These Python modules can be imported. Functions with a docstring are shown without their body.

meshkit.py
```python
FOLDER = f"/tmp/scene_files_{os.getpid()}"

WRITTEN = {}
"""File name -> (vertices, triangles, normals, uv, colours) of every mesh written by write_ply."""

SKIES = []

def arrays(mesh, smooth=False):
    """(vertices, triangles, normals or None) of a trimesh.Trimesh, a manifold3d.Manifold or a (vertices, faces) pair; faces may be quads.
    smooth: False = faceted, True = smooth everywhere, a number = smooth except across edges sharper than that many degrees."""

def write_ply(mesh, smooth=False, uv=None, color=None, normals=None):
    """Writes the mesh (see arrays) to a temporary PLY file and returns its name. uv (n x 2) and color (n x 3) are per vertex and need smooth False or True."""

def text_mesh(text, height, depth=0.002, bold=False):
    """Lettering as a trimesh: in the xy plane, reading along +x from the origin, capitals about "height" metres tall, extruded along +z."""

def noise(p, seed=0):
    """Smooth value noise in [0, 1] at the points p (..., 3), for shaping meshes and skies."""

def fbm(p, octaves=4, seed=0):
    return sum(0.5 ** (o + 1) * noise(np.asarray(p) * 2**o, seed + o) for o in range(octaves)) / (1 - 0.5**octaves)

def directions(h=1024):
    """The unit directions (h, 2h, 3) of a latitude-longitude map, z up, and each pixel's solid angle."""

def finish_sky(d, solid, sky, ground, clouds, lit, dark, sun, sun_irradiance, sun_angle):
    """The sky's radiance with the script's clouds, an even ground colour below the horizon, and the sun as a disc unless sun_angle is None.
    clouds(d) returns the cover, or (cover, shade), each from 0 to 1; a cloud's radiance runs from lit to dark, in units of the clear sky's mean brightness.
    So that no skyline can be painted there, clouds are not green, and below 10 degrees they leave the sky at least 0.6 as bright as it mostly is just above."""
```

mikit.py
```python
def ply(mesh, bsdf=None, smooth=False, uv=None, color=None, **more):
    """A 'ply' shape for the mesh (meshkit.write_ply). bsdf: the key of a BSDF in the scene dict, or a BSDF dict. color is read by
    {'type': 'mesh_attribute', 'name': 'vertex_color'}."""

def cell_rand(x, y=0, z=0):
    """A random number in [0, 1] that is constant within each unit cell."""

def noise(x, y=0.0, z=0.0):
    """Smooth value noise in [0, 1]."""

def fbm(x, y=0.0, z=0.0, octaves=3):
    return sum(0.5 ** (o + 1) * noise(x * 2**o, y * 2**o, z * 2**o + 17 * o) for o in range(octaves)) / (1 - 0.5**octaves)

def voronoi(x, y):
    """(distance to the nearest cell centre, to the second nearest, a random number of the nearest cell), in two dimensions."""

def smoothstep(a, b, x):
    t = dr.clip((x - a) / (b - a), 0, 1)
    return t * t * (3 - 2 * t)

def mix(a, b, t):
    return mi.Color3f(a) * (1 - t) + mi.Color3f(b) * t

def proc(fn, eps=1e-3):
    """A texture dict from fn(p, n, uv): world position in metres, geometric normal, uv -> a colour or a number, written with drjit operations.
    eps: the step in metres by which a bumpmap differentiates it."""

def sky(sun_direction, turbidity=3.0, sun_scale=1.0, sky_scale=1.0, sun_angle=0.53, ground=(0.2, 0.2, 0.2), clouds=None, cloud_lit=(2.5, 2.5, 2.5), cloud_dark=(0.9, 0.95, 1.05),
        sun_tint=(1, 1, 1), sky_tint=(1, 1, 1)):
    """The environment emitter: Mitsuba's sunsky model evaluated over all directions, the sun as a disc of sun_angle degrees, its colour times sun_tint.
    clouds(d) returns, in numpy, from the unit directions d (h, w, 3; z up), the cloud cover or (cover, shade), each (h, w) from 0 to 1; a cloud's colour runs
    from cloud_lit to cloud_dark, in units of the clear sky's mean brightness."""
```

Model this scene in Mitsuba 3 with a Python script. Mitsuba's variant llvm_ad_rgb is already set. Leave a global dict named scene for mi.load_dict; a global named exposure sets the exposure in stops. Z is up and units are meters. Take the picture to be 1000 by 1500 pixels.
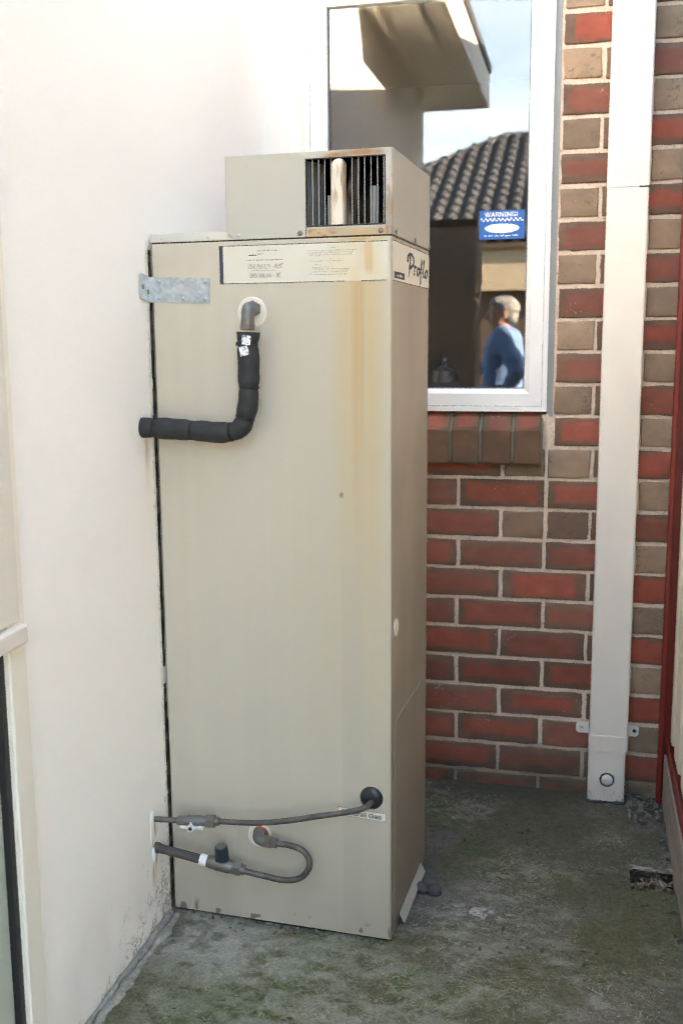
import math, random
import numpy as np
import trimesh, manifold3d
import drjit as dr
import mitsuba as mi
import mikit, meshkit
from mikit import proc, noise, fbm, voronoi, cell_rand, smoothstep, mix
from shapely.geometry import Polygon, Point, LineString, box as sbox
from shapely import affinity
from shapely.ops import unary_union

T = mi.ScalarTransform4f
scene, labels = {}, {}
rng = np.random.default_rng(7)

# ------------------------------------------------------------------ camera, sky, exposure
CAM = np.array([0.0948, -2.8553, 1.2699])
YAW, PITCH, ROLL = -0.23118, 0.16213, -0.00735
cy, sy, cp, sp = math.cos(YAW), math.sin(YAW), math.cos(PITCH), math.sin(PITCH)
fwd = np.array([sy * cp, cy * cp, -sp]); r0 = np.array([cy, -sy, 0.0]); u0 = np.cross(r0, fwd)
upv = -math.sin(ROLL) * r0 + math.cos(ROLL) * u0
scene['camera'] = {'type': 'thinlens', 'fov': math.degrees(2 * math.atan(500 / 1507.38)), 'fov_axis': 'x',
                   'to_world': T().look_at(origin=CAM.tolist(), target=(CAM + fwd).tolist(), up=upv.tolist()),
                   'aperture_radius': 0.0042, 'focus_distance': 2.15, 'near_clip': 0.05, 'far_clip': 3000.0}


def clouds(d):
    e = np.maximum(d[..., 2], 0.02)
    q = np.stack([d[..., 0] / (e + .25) * 1.7, d[..., 1] / (e + .25) * 1.7, e * 3], -1)
    c = meshkit.fbm(q + 4.3, 5, 3)
    cover = np.clip((c - .60) / .20, 0, 1) * np.clip(1.25 - e * 1.5, .15, 1)
    low = np.clip((.23 - e) / .12, 0, 1) * .65
    cover = np.maximum(cover, low * np.clip((c - .28) / .25, 0, 1))
    return cover, np.clip((c - .62) / .3, 0, 1) * .4


SUN = np.array([0.87, 0.25, 0.42])
scene['sky'] = mikit.sky(SUN.tolist(), turbidity=3.0, ground=(0.2, 0.2, 0.2), clouds=clouds, cloud_lit=(2.4, 2.4, 2.4), sky_tint=(1.22, .985, .80), sun_tint=(.93, 1.0, 1.16))
exposure = 5.97

# ------------------------------------------------------------------ helpers
count = {}


def numbered(key):
    n = count.get(key, 0)
    count[key] = n + 1
    return key if n == 0 else f'{key}_{n:03d}'


def add(key, mesh, mat, smooth=False, uv=None, M=None):
    """One entry of the scene; a taken key gets _001, _002 ..."""
    if isinstance(mesh, list):
        mesh = trimesh.util.concatenate(mesh)
    if M is not None:
        mesh = mesh.copy(); mesh.apply_transform(M)
    k = numbered(key)
    scene[k] = mikit.ply(mesh, mat, smooth=smooth, uv=uv)
    return k


def tag(key, label, cat, group=None, kind=None):
    labels[key] = {'label': label, 'category': cat}
    if group: labels[key]['group'] = group
    if kind: labels[key]['kind'] = kind


def struct(key): labels[key] = {'kind': 'structure'}
def stuff(key, label=None, cat=None):
    labels[key] = {'kind': 'stuff'}
    if label: labels[key].update(label=label, category=cat)


def bx(x0, x1, y0, y1, z0, z1, b=0.0):
    """A box with chamfered edges."""
    if b <= 0:
        m = trimesh.creation.box((x1 - x0, y1 - y0, z1 - z0)); m.apply_translation(((x0 + x1) / 2, (y0 + y1) / 2, (z0 + z1) / 2)); return m
    P = []
    for i in (0, 1):
        for j in (0, 1):
            for k in (0, 1):
                X, Y, Z = (x0, x1)[i], (y0, y1)[j], (z0, z1)[k]
                dx, dy, dz = (b, -b)[i], (b, -b)[j], (b, -b)[k]
                P += [(X, Y + dy, Z + dz), (X + dx, Y, Z + dz), (X + dx, Y + dy, Z)]
    return trimesh.Trimesh(np.array(P)).convex_hull


def spline(pts, n=12):
    p = np.asarray(pts, float); p = np.vstack([2 * p[0] - p[1], p, 2 * p[-1] - p[-2]])
    out = []
    for i in range(1, len(p) - 2):
        t = np.linspace(0, 1, n, endpoint=False)[:, None]
        a, b, c, d = p[i - 1], p[i], p[i + 1], p[i + 2]
        out.append(.5 * (2 * b + (c - a) * t + (2 * a - 5 * b + 4 * c - d) * t**2 + (3 * b - a - 3 * c + d) * t**3))
    return np.vstack(out + [p[-2][None]])


def tube(path, rad, sides=20, cap=True):
    p = np.asarray(path, float); n = len(p)
    rad = np.broadcast_to(np.asarray(rad, float), (n,))
    t = np.gradient(p, axis=0); t /= np.linalg.norm(t, axis=1, keepdims=True)
    a = np.cross(t[0], [0.3, .9, .1]); a /= np.linalg.norm(a)
    V = []
    ang = np.arange(sides) * 2 * np.pi / sides
    for i in range(n):
        a = a - t[i] * (a @ t[i]); a /= np.linalg.norm(a); b = np.cross(t[i], a)
        V.append(p[i] + rad[i] * (np.cos(ang)[:, None] * a + np.sin(ang)[:, None] * b))
    V = np.vstack(V); F = []
    for i in range(n - 1):
        for j in range(sides):
            k = (j + 1) % sides
            F += [(i * sides + j, i * sides + k, (i + 1) * sides + k), (i * sides + j, (i + 1) * sides + k, (i + 1) * sides + j)]
    if cap:
        V = np.vstack([V, p[0], p[-1]]); c0, c1 = n * sides, n * sides + 1
        for j in range(sides):
            k = (j + 1) % sides
            F += [(c0, k, j), (c1, (n - 1) * sides + j, (n - 1) * sides + k)]
    return trimesh.Trimesh(V, np.array(F), process=False)


def align(mesh, origin, direction):
    m = mesh.copy(); m.apply_transform(trimesh.geometry.align_vectors([0, 0, 1], np.asarray(direction, float)))
    m.apply_translation(origin); return m


def lathe(profile, origin=(0, 0, 0), direction=(0, 0, 1), sections=32):
    return align(trimesh.creation.revolve(np.asarray(profile, float), sections=sections), origin, direction)


def extr(poly, depth):
    ps = getattr(poly, 'geoms', [poly])
    return trimesh.util.concatenate([trimesh.creation.extrude_polygon(g, depth, engine='earcut') for g in ps])


def on_front(mesh, v=0.0):
    """From drawing plane (x right, y up, z out) to a wall seen from -y: x->x, y->z, z->-y."""
    m = mesh.copy(); m.apply_transform([[1, 0, 0, 0], [0, 0, -1, v], [0, 1, 0, 0], [0, 0, 0, 1]]); return m


def on_right(mesh, u=0.0):
    """From drawing plane to a face whose normal is +x: drawing x -> +y, y -> z, z -> +x."""
    m = mesh.copy(); m.apply_transform([[0, 0, 1, u], [1, 0, 0, 0], [0, 1, 0, 0], [0, 0, 0, 1]]); return m


def bool_(a, b, op='difference'):
    f = trimesh.boolean.difference if op == 'difference' else trimesh.boolean.union
    return f([a, b], engine='manifold')


# ------------------------------------------------------------------ materials
def prin(key, color, rough=.6, spec=.5, metallic=0.0, bump=None, scale=1e-3, eps=1e-3, coat=0.0):
    c = color if isinstance(color, dict) else ({'type': 'rgb', 'value': list(color)} if not callable(color) else proc(color))
    d = {'type': 'principled', 'base_color': c, 'roughness': rough if not callable(rough) else proc(rough), 'specular': spec, 'metallic': metallic}
    if coat: d |= {'clearcoat': coat, 'clearcoat_gloss': .8}
    if bump is not None:
        d = {'type': 'bumpmap', 'tex': proc(bump, eps), 'scale': scale, 'bsdf': d}
    scene[key] = {'type': 'twosided', 'bsdf': d}
    return key


HX, HY, HTH = -0.2730, -0.8576, -0.047312          # heater: right front corner and turn
HW, HD, HT = 0.5055, 0.369, 1.474
ch, sh = math.cos(HTH), math.sin(HTH)
HM = np.array([[ch, -sh, 0, HX], [sh, ch, 0, HY], [0, 0, 1, 0], [0, 0, 0, 1]])


def heat_uvz(p):
    x, y = p.x - HX, p.y - HY
    return ch * x + sh * y, -sh * x + ch * y, p.z


def render_col(p, n, uv):
    base = mix((.84, .795, .735), (.83, .785, .725), fbm(p.y * 3, p.z * 2, p.x * 3))
    base = base * (.985 + .03 * noise(p.x * 300, p.y * 300, p.z * 300))
    # grime spots in the damp corner by the heater and along the slab
    near = smoothstep(.30, .0, p.z) * smoothstep(-1.30, -.86, p.y) + .7 * smoothstep(.06, .0, p.z)
    sp_ = smoothstep(.66, .80, fbm(p.y * 330, p.z * 330, 3.0, 2) * .5 + fbm(p.y * 40, p.z * 40) * .5 + .14 * near) * dr.clip(near, 0, 1)
    base = mix(base, (.10, .09, .075), .8 * sp_)
    wash = smoothstep(.35, 0.0, p.z) * fbm(p.y * 9, p.z * 5, 7.)
    base = mix(base, (.46, .40, .33), .55 * wash)
    # rust run between and below the two pipe holes, and under the lagged pipe
    r1 = smoothstep(.016, .002, dr.abs(p.y + .912 + .01 * (noise(p.z * 30) - .5))) * smoothstep(.05, .16, p.z) * smoothstep(.262, .235, p.z)
    base = mix(base, (.45, .24, .09), .85 * r1 * smoothstep(.25, .6, noise(p.y * 150, p.z * 25)))
    r2 = smoothstep(.022, .0, dr.abs(p.y + .872)) * smoothstep(.86, 1.06, p.z) * smoothstep(1.085, 1.07, p.z)
    base = mix(base, (.55, .33, .14), .55 * r2 * noise(p.y * 120, p.z * 20))
    return base


prin('mat_render', render_col, .85, .25, bump=lambda p, n, uv: fbm(p.x * 230 + p.y * 230, p.z * 230, p.y * 90), scale=.0018, eps=.0012)
prin('mat_soffit', (.86, .82, .74), .7, .3)
prin('mat_white_render', (.80, .78, .745), .8, .3)
prin('mat_cream', lambda p, n, uv: mix((.78, .72, .62), (.72, .66, .56), fbm(p.x * 8 + p.y * 8, p.z * 5)), .45, .4)
prin('mat_sash_cream', (.66, .60, .52), .45)
prin('mat_black', (.012, .012, .013), .5)
prin('mat_pane_pale', (.42, .45, .38), .25, .5)


def brick_col(p, n, uv):
    ident, style = dr.floor(uv.x), dr.floor(uv.y)
    lu, lv = uv.x - ident, uv.y - style
    r1, r2, r3 = cell_rand(ident, style, 1), cell_rand(ident, style, 2), cell_rand(ident, style, 3)
    half = dr.select((style > 1.5), .055, .115)
    dx = half - dr.abs(lu - .5) * 2 * half - .010 - .022 * r1
    dz = .038 - dr.abs(lv - .5 + .10 * (r2 - .5)) * .076 - .006 - .014 * r3
    edge = dr.minimum(dx * .7, dz) + .014 * (fbm(p.x * 55, p.z * 70, ident) - .5) + .004 * (noise(p.x * 190, p.z * 190) - .5)
    red = smoothstep(-.005, .007, edge) * (.60 + .40 * r1)
    red = red * dr.select(style > 1.5, 0.0, 1.0) + dr.select(dr.abs(style - 4.) < .5, 1.0, 0.0) * smoothstep(-.004, .012, .02 - dr.abs(lu - .5) * .06) * smoothstep(.2, .7, n.z) * .75
    grain = fbm(p.x * 120, p.z * 140, p.y * 120)
    brown = mix((.135, .082, .057), (.195, .120, .085), .6 * r2 + .5 * grain)
    tan = mix((.345, .238, .158), (.255, .182, .128), r1 * .7 + .4 * grain)
    pit = smoothstep(.52, .86, fbm(p.x * 170, p.z * 170, 9.)) * smoothstep(.45, .7, fbm(p.x * 20, p.z * 20, 2.))
    tan = mix(tan, (.11, .088, .07), .75 * pit)
    sill = mix((.185, .100, .066), (.135, .092, .056), fbm(p.x * 25, p.z * 25) + .3 * (r1 - .5))
    body = mi.Color3f(dr.select(dr.abs(style - 2.) < .5, tan, dr.select(dr.abs(style - 4.) < .5, sill, brown)))
    body = mi.Color3f(dr.select(dr.abs(style - 3.) < .5, mix(brown, tan, .35), body))
    redc = mix((.345, .088, .056), (.250, .070, .048), .7 * r3 + .4 * (grain - .4))
    redc = mix(redc, (.19, .085, .070), .65 * smoothstep(.45, 1., r2))
    body = mix(body, redc, red)
    chip = smoothstep(.86, .97, noise(p.x * 230, p.z * 200, 31.)) * smoothstep(.5, .65, noise(p.x * 14, p.z * 17, 8.))
    body = mix(body, (.55, .47, .40), .5 * chip * smoothstep(.62, .7, noise(p.x * 9, p.z * 11, 18.)))
    body = body * (.80 + .34 * cell_rand(ident, style, 7)) * (.84 + .32 * fbm(p.x * 28, p.z * 34, ident))
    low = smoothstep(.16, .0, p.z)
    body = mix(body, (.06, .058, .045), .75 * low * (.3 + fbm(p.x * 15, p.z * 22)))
    return body


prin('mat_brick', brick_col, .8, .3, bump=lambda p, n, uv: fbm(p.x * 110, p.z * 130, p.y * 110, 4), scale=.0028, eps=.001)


def mortar_col(p, n, uv):
    b = mix((.72, .58, .46), (.62, .50, .395), fbm(p.x * 30, p.z * 30)) * (.86 + .25 * noise(p.x * 260, p.z * 260))
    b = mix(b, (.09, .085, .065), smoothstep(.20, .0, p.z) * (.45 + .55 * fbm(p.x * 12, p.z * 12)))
    return mix(b, (.20, .17, .13), .7 * smoothstep(.72, .95, fbm(p.x * 60, p.z * 80, 5.)))


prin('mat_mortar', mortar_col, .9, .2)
prin('mat_sealant_grey', (.27, .27, .26), .6)
prin('mat_green_mortar', lambda p, n, uv: mix((.17, .16, .125), (.11, .12, .09), fbm(p.x * 60, p.z * 60)), .9, .2)
prin('mat_pvc', lambda p, n, uv: mix((.80, .81, .80), (.73, .735, .72), .6 * fbm(p.x * 14, p.z * 9)), .32, .5)
prin('mat_gasket', (.14, .145, .15), .6)
scene['mat_glass'] = {'type': 'thindielectric', 'int_ior': 1.76}
prin('mat_room', (.055, .048, .042), .9)


def heater_col(p, n, uv):
    u, v, z = heat_uvz(p)
    base = mix((.735, .658, .535), (.705, .628, .508), fbm(u * 5, v * 5, z * 2))
    base = base * (.945 + .055 * fbm(u * 42 + v * 42, z * .6, 3.) + .05 * fbm(u * 7 + v * 7, z * 3., 8.)) * (.99 + .02 * noise(u * 300, v * 300, z * 300))
    front = smoothstep(.004, .0005, v)
    # yellow run down the right of the front, from the flue
    base = mix(base, (.70, .60, .41), .42 * front * smoothstep(-.30, -.06, u) * smoothstep(.0, .9, z) * (.5 + fbm(u * 24, z * .5, 14.)))
    streak = smoothstep(-.125, -.095, u + .010 * (noise(z * 4, 2.) - .5)) * smoothstep(-.006, -.03, u) * smoothstep(.35, 1.40, z)
    lines = .45 + .75 * fbm(u * 70, z * .9, 4.)
    base = mix(base, (.72, .555, .305), dr.clip(.86 * front * streak * lines, 0, 1))
    core = smoothstep(.020, .004, dr.abs(u + .062 + .006 * noise(z * 3))) * smoothstep(.75, 1.4, z)
    base = mix(base, (.62, .40, .16), .6 * front * core * (.5 + fbm(u * 120, z * 2.)))
    pale = smoothstep(-.108, -.104, u) * smoothstep(-.05, -.075, u) * smoothstep(1.1, .6, z)
    base = mix(base, (.62, .57, .46), .5 * front * pale)
    # dust bloom and splashes near the slab
    low = smoothstep(.40, .02, z)
    base = mix(base, (.36, .32, .25), .50 * low * (.35 + .8 * fbm(u * 10 + v * 7, z * 4, 6.)))
    base = mix(base, (.14, .11, .08), .8 * smoothstep(.74, .84, noise(u * 60 + v * 60, z * 60, 2.)) * smoothstep(.045, .012, z))
    spot = smoothstep(.006, .002, dr.sqrt(dr.square(u + .1035) + dr.square((z - .968) * .7)))
    base = mix(base, (.25, .16, .08), .7 * spot * front)
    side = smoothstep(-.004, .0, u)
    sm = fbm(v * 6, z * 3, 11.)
    base = mix(base, (.30, .26, .21), dr.clip(side * (.10 + .40 * sm + .30 * smoothstep(1.3, .2, z)), 0, .6))  # side face painted darker, most low down, standing in for its shade
    return base




def paint(key, color, alpha, bump=None, scale=1e-3, eps=1e-3):
    """Enamelled sheet metal: colour under a clear, slightly rough coat."""
    d = {'type': 'roughplastic', 'distribution': 'ggx', 'alpha': alpha, 'int_ior': 1.52, 'nonlinear': False, 'diffuse_reflectance': proc(color)}
    if bump is not None: d = {'type': 'bumpmap', 'tex': proc(bump, eps), 'scale': scale, 'bsdf': d}
    scene[key] = {'type': 'twosided', 'bsdf': d}


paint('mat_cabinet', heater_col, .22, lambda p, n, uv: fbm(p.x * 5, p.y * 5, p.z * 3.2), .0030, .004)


def flue_col(p, n, uv):
    u, v, z = heat_uvz(p)
    base = mix((.68, .645, .56), (.65, .615, .53), fbm(u * 6, v * 6, z * 6))
    front = smoothstep(.006, .0, v)
    arc = smoothstep(.0125, .0, dr.abs(z - 1.6302 + .35 * (u + .06) * (u + .06) * 4)) * smoothstep(-.155, -.12, u) * smoothstep(.0, -.03, u)
    base = mix(base, (.44, .22, .08), .95 * dr.clip(front * arc * (.55 + fbm(u * 60, z * 90)), 0, 1))
    bot = smoothstep(1.4945, 1.4905, z) * smoothstep(-.172, -.165, u)
    base = mix(base, (.66, .44, .20), front * bot * dr.clip(.0 + 1.3 * fbm(u * 30, z * 40, 2.), 0, .9))
    base = mix(base, (.52, .22, .09), .7 * front * bot * smoothstep(.55, .7, fbm(u * 26, z * 60, 5.)))
    cor = smoothstep(-.012, -.009, u) * front
    base = mix(base, (.40, .33, .26), .75 * cor * smoothstep(1.565, 1.545, z + .03 * (noise(u * 400) - .5)))
    base = mix(base, (.50, .30, .14), .6 * cor * smoothstep(.5, .62, fbm(u * 90, z * 40, 9.)))
    return base


paint('mat_flue', flue_col, .24, bump=lambda p, n, uv: fbm(p.x * 9, p.y * 9, p.z * 9), scale=.0012, eps=.003)
prin('mat_flue_post', lambda p, n, uv: mix(mix((.70, .64, .53), (.42, .25, .12), smoothstep(.45, .65, fbm(p.x * 120, p.z * 20, 3.)) * smoothstep(1.50, 1.58, p.z)), (.20, .14, .10), .8 * smoothstep(.35, .75, n.x)), .4)  # right flank of the post darkened as painted shading, beside rust streaks
prin('mat_flue_inner', lambda p, n, uv: mix((.10, .075, .055), (.012, .010, .009), smoothstep(.35, .6, fbm(p.x * 40, p.z * 22)) + smoothstep(1.54, 1.58, p.z)), .8, .2)
prin('mat_flue_sheet', lambda p, n, uv: mix((.25, .29, .35), (.30, .27, .22), fbm(p.x * 40, p.z * 15)), .45, .5, metallic=.5)
prin('mat_burnt', lambda p, n, uv: mix((.20, .15, .115), (.035, .022, .015), smoothstep(.40, .62, fbm(p.x * 60, p.z * 14))), .7, .3)
prin('mat_wire', (.42, .41, .39), .4, .5, metallic=.6)
prin('mat_dark_metal', (.05, .045, .04), .5, .5, metallic=.4)


def label_col(p, n, uv):
    u, v, z = heat_uvz(p)
    b = mix((.655, .62, .53), (.62, .585, .49), fbm(u * 12, z * 20))
    front = smoothstep(.004, .0, v)
    st = smoothstep(-.150, -.06, u + .05 * (fbm(u * 22, z * 30) - .5)) * smoothstep(-.002, -.03, u)
    b = mix(b, (.62, .47, .25), .85 * front * st * dr.clip(.10 + 1.0 * fbm(u * 26, z * 16, 4.), 0, .85))
    drip = smoothstep(.012, .004, dr.abs(u + .045 + .02 * (z - 1.43))) * smoothstep(1.395, 1.42, z)
    return mix(b, (.56, .33, .12), .5 * front * drip)


prin('mat_label', label_col, .4, .5)
prin('mat_sticker', (.78, .735, .63), .5)
prin('mat_print', (.045, .043, .05), .6)
prin('mat_print_soft', (.26, .235, .19), .6)
prin('mat_navy', (.045, .045, .075), .5)


def galv_col(p, n, uv):
    q = p.x + p.y * .8
    _, _, w = voronoi(q * 150, p.z * 150)
    _, _, w2 = voronoi(q * 60 + 9, p.z * 60)
    return mix((.38, .43, .47), (.64, .68, .70), .6 * w + .4 * w2)


prin('mat_galv', galv_col, .42, .5, metallic=.75)
prin('mat_screw', (.55, .56, .56), .3, .5, metallic=.85)
prin('mat_screw_rusty', lambda p, n, uv: mix((.16, .12, .09), (.30, .27, .23), noise(p.x * 500, p.y * 500, p.z * 500)), .6, .5, metallic=.4)
prin('mat_foam', lambda p, n, uv: mix((.016, .017, .019), (.034, .035, .037), fbm(p.x * 40, p.y * 40, p.z * 40)), .62, .4, bump=lambda p, n, uv: fbm(p.x * 160, p.y * 160, p.z * 160), scale=.0012)
prin('mat_tie', (.010, .010, .011), .35)
prin('mat_paper', lambda p, n, uv: mix((.80, .80, .80), (.12, .12, .14), smoothstep(.62, .66, noise(p.x * 420, p.z * 420)) * .8), .6)
prin('mat_pipe', lambda p, n, uv: mix((.078, .070, .066), (.15, .132, .118), smoothstep(.35, .75, fbm(p.x * 45, p.y * 45, p.z * 45)) + .25 * noise(p.x * 300, p.z * 300)), .5, .5, metallic=.35)
prin('mat_pipe_lagging', lambda p, n, uv: mix((.050, .045, .045), (.085, .075, .07), fbm(p.x * 60, p.z * 60)), .7)
prin('mat_brass', lambda p, n, uv: mix((.135, .125, .11), (.22, .20, .175), fbm(p.x * 90, p.y * 90, p.z * 90)), .45, .5, metallic=.55)
prin('mat_brass_grey', lambda p, n, uv: mix((.13, .135, .135), (.22, .215, .20), fbm(p.x * 80, p.y * 80, p.z * 80)), .45, .5, metallic=.5)
prin('mat_white_plastic', lambda p, n, uv: mix((.70, .69, .66), (.58, .56, .52), fbm(p.x * 90, p.z * 90)), .45)
prin('mat_disc', (.74, .70, .60), .4)
prin('mat_black_plastic', (.018, .022, .027), .28, .5)
prin('mat_knob', (.022, .036, .044), .4)
prin('mat_seal_orange', (.50, .13, .05), .5)
prin('mat_tape', (.80, .80, .79), .6)
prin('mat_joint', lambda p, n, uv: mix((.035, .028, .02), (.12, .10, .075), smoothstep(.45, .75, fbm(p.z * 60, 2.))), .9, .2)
prin('mat_sealant', lambda p, n, uv: mix((.74, .70, .60), (.50, .46, .38), fbm(p.x * 60 + p.y * 60, p.z * 60)), .6)
prin('mat_downpipe', lambda p, n, uv: mix((.765, .715, .645), (.715, .665, .595), fbm(p.x * 9, p.z * 3)) * (1 - .35 * smoothstep(.10, .0, p.z) * fbm(p.x * 30, p.z * 30) - .5 * smoothstep(.72, .8, noise(p.x * 130, p.z * 130)) * smoothstep(.05, .0, p.z)), .38, .5)
prin('mat_red_paint', lambda p, n, uv: mix((.215, .022, .016), (.16, .022, .018), fbm(p.y * 12, p.z * 12)), .35, .5)
prin('mat_fence_cream', lambda p, n, uv: mix((.74, .66, .52), (.69, .61, .48), fbm(p.y * 5, p.z * 3)), .4, .45)
prin('mat_plinth', lambda p, n, uv: mix((.26, .22, .185), (.17, .15, .13), fbm(p.y * 6, p.z * 30)) * (.85 + .3 * fbm(p.y * 90, p.z * 90)), .9, .2)


def ground_col(p, n, uv):
    x, y = p.x, p.y
    a, b = fbm(x * 3.1, y * 3.1, 1., 4), fbm(x * 9, y * 9, 5., 4)
    fine = fbm(x * 130, y * 130, 2.)
    c = mix((.084, .078, .064), (.140, .130, .110), .55 * b + .5 * fine)
    far = smoothstep(-.75, -.15, y)
    moss = smoothstep(.34, .62, a + .16 * smoothstep(.13, .0, dr.abs(y + .50 + .10 * (x - .05))) + .10 * smoothstep(-.9, -1.1, y) * smoothstep(.15, -.2, x))
    c = mix(c, mix((.062, .066, .020), (.095, .092, .040), fine), .74 * moss * (1 - .45 * far))
    green = smoothstep(.60, .75, fbm(x * 7 + 3, y * 7, 8.)) * smoothstep(.1, -.25, x)
    c = mix(c, (.055, .085, .028), .55 * green)
    # pale fibrous bloom of lichen and old scratches
    f = mi.Float(0)
    for k, (ang, su, sv) in enumerate(((.25, 70., 420.), (-.55, 85., 460.), (1.2, 75., 430.), (2.3, 90., 480.))):
        wx = x + .016 * (noise(x * 36 + k, y * 36) - .5); wy = y + .016 * (noise(x * 36, y * 36 + 7 * k) - .5)
        s = math.cos(ang) * wx + math.sin(ang) * wy; t = -math.sin(ang) * wx + math.cos(ang) * wy
        f = dr.maximum(f, smoothstep(.62, 1.0, noise(s * su, t * sv, 3.0 * k)) * noise(x * 55 + 5 * k, y * 55))
    zone = fbm(x * 5.2, y * 5.2, 12., 4)
    left = smoothstep(.22, -.45, x + .35 * (y + 1.2)) * smoothstep(-.25, -.95, y)
    patch = smoothstep(.40, .66, zone + .24 * left - .06)
    c = mix(c, (.34, .33, .27), dr.clip(f * (.10 + .90 * patch), 0, 1) * .55)
    blo = smoothstep(.42, .78, fbm(x * 26, y * 40, 15., 5) + .14 * left) * patch
    c = mix(c, (.27, .265, .215), .52 * blo)
    # white splash right of the loose strip
    w1 = smoothstep(.10, .0, dr.sqrt(dr.square((x + .10) * .8) + dr.square((y + .70) * 2.4)))
    c = mix(c, (.50, .49, .44), .75 * w1 * smoothstep(.50, .66, fbm(x * 55, y * 75, 4.)))
    # pale mortar smear in the corner in front of the cabinet
    w2 = smoothstep(.26, .02, dr.sqrt(dr.square((x + .66) * .75) + dr.square((y + .95) * 1.6)))
    c = mix(c, (.33, .325, .29), .72 * w2 * smoothstep(.32, .58, fbm(x * 28, y * 34, 9., 4)))
    c = c * (.78 + .54 * fbm(x * 230, y * 230, 51., 2)) * (.84 + .34 * fbm(x * 40, y * 40, 52., 3))
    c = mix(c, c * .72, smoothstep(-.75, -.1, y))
    rim = smoothstep(.022, .004, dr.abs(y + .412)) * smoothstep(.225, .25, x) * smoothstep(.36, .335, x)
    c = mix(c, (.34, .33, .30), .7 * rim * smoothstep(.35, .6, fbm(x * 60, y * 90, 3.)))
    dark = smoothstep(.16, .02, -y) * .5 + .45 * smoothstep(.10, .0, dr.abs(x + .26)) * smoothstep(-.9, -.8, y) * smoothstep(-.40, -.48, y)  # darker along wall foot and heater side: shade put into the colour
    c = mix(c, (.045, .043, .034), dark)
    speck = smoothstep(.80, .95, noise(x * 170, y * 170, 21.))
    c = mix(c, (.36, .35, .31), .45 * speck * smoothstep(.45, .65, zone))
    crk = smoothstep(.84, .95, noise(x * 70, y * 90, 41.)) * smoothstep(.5, .7, noise(x * 6, y * 6, 2.))
    return mix(c, (.025, .024, .02), .7 * crk)


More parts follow.
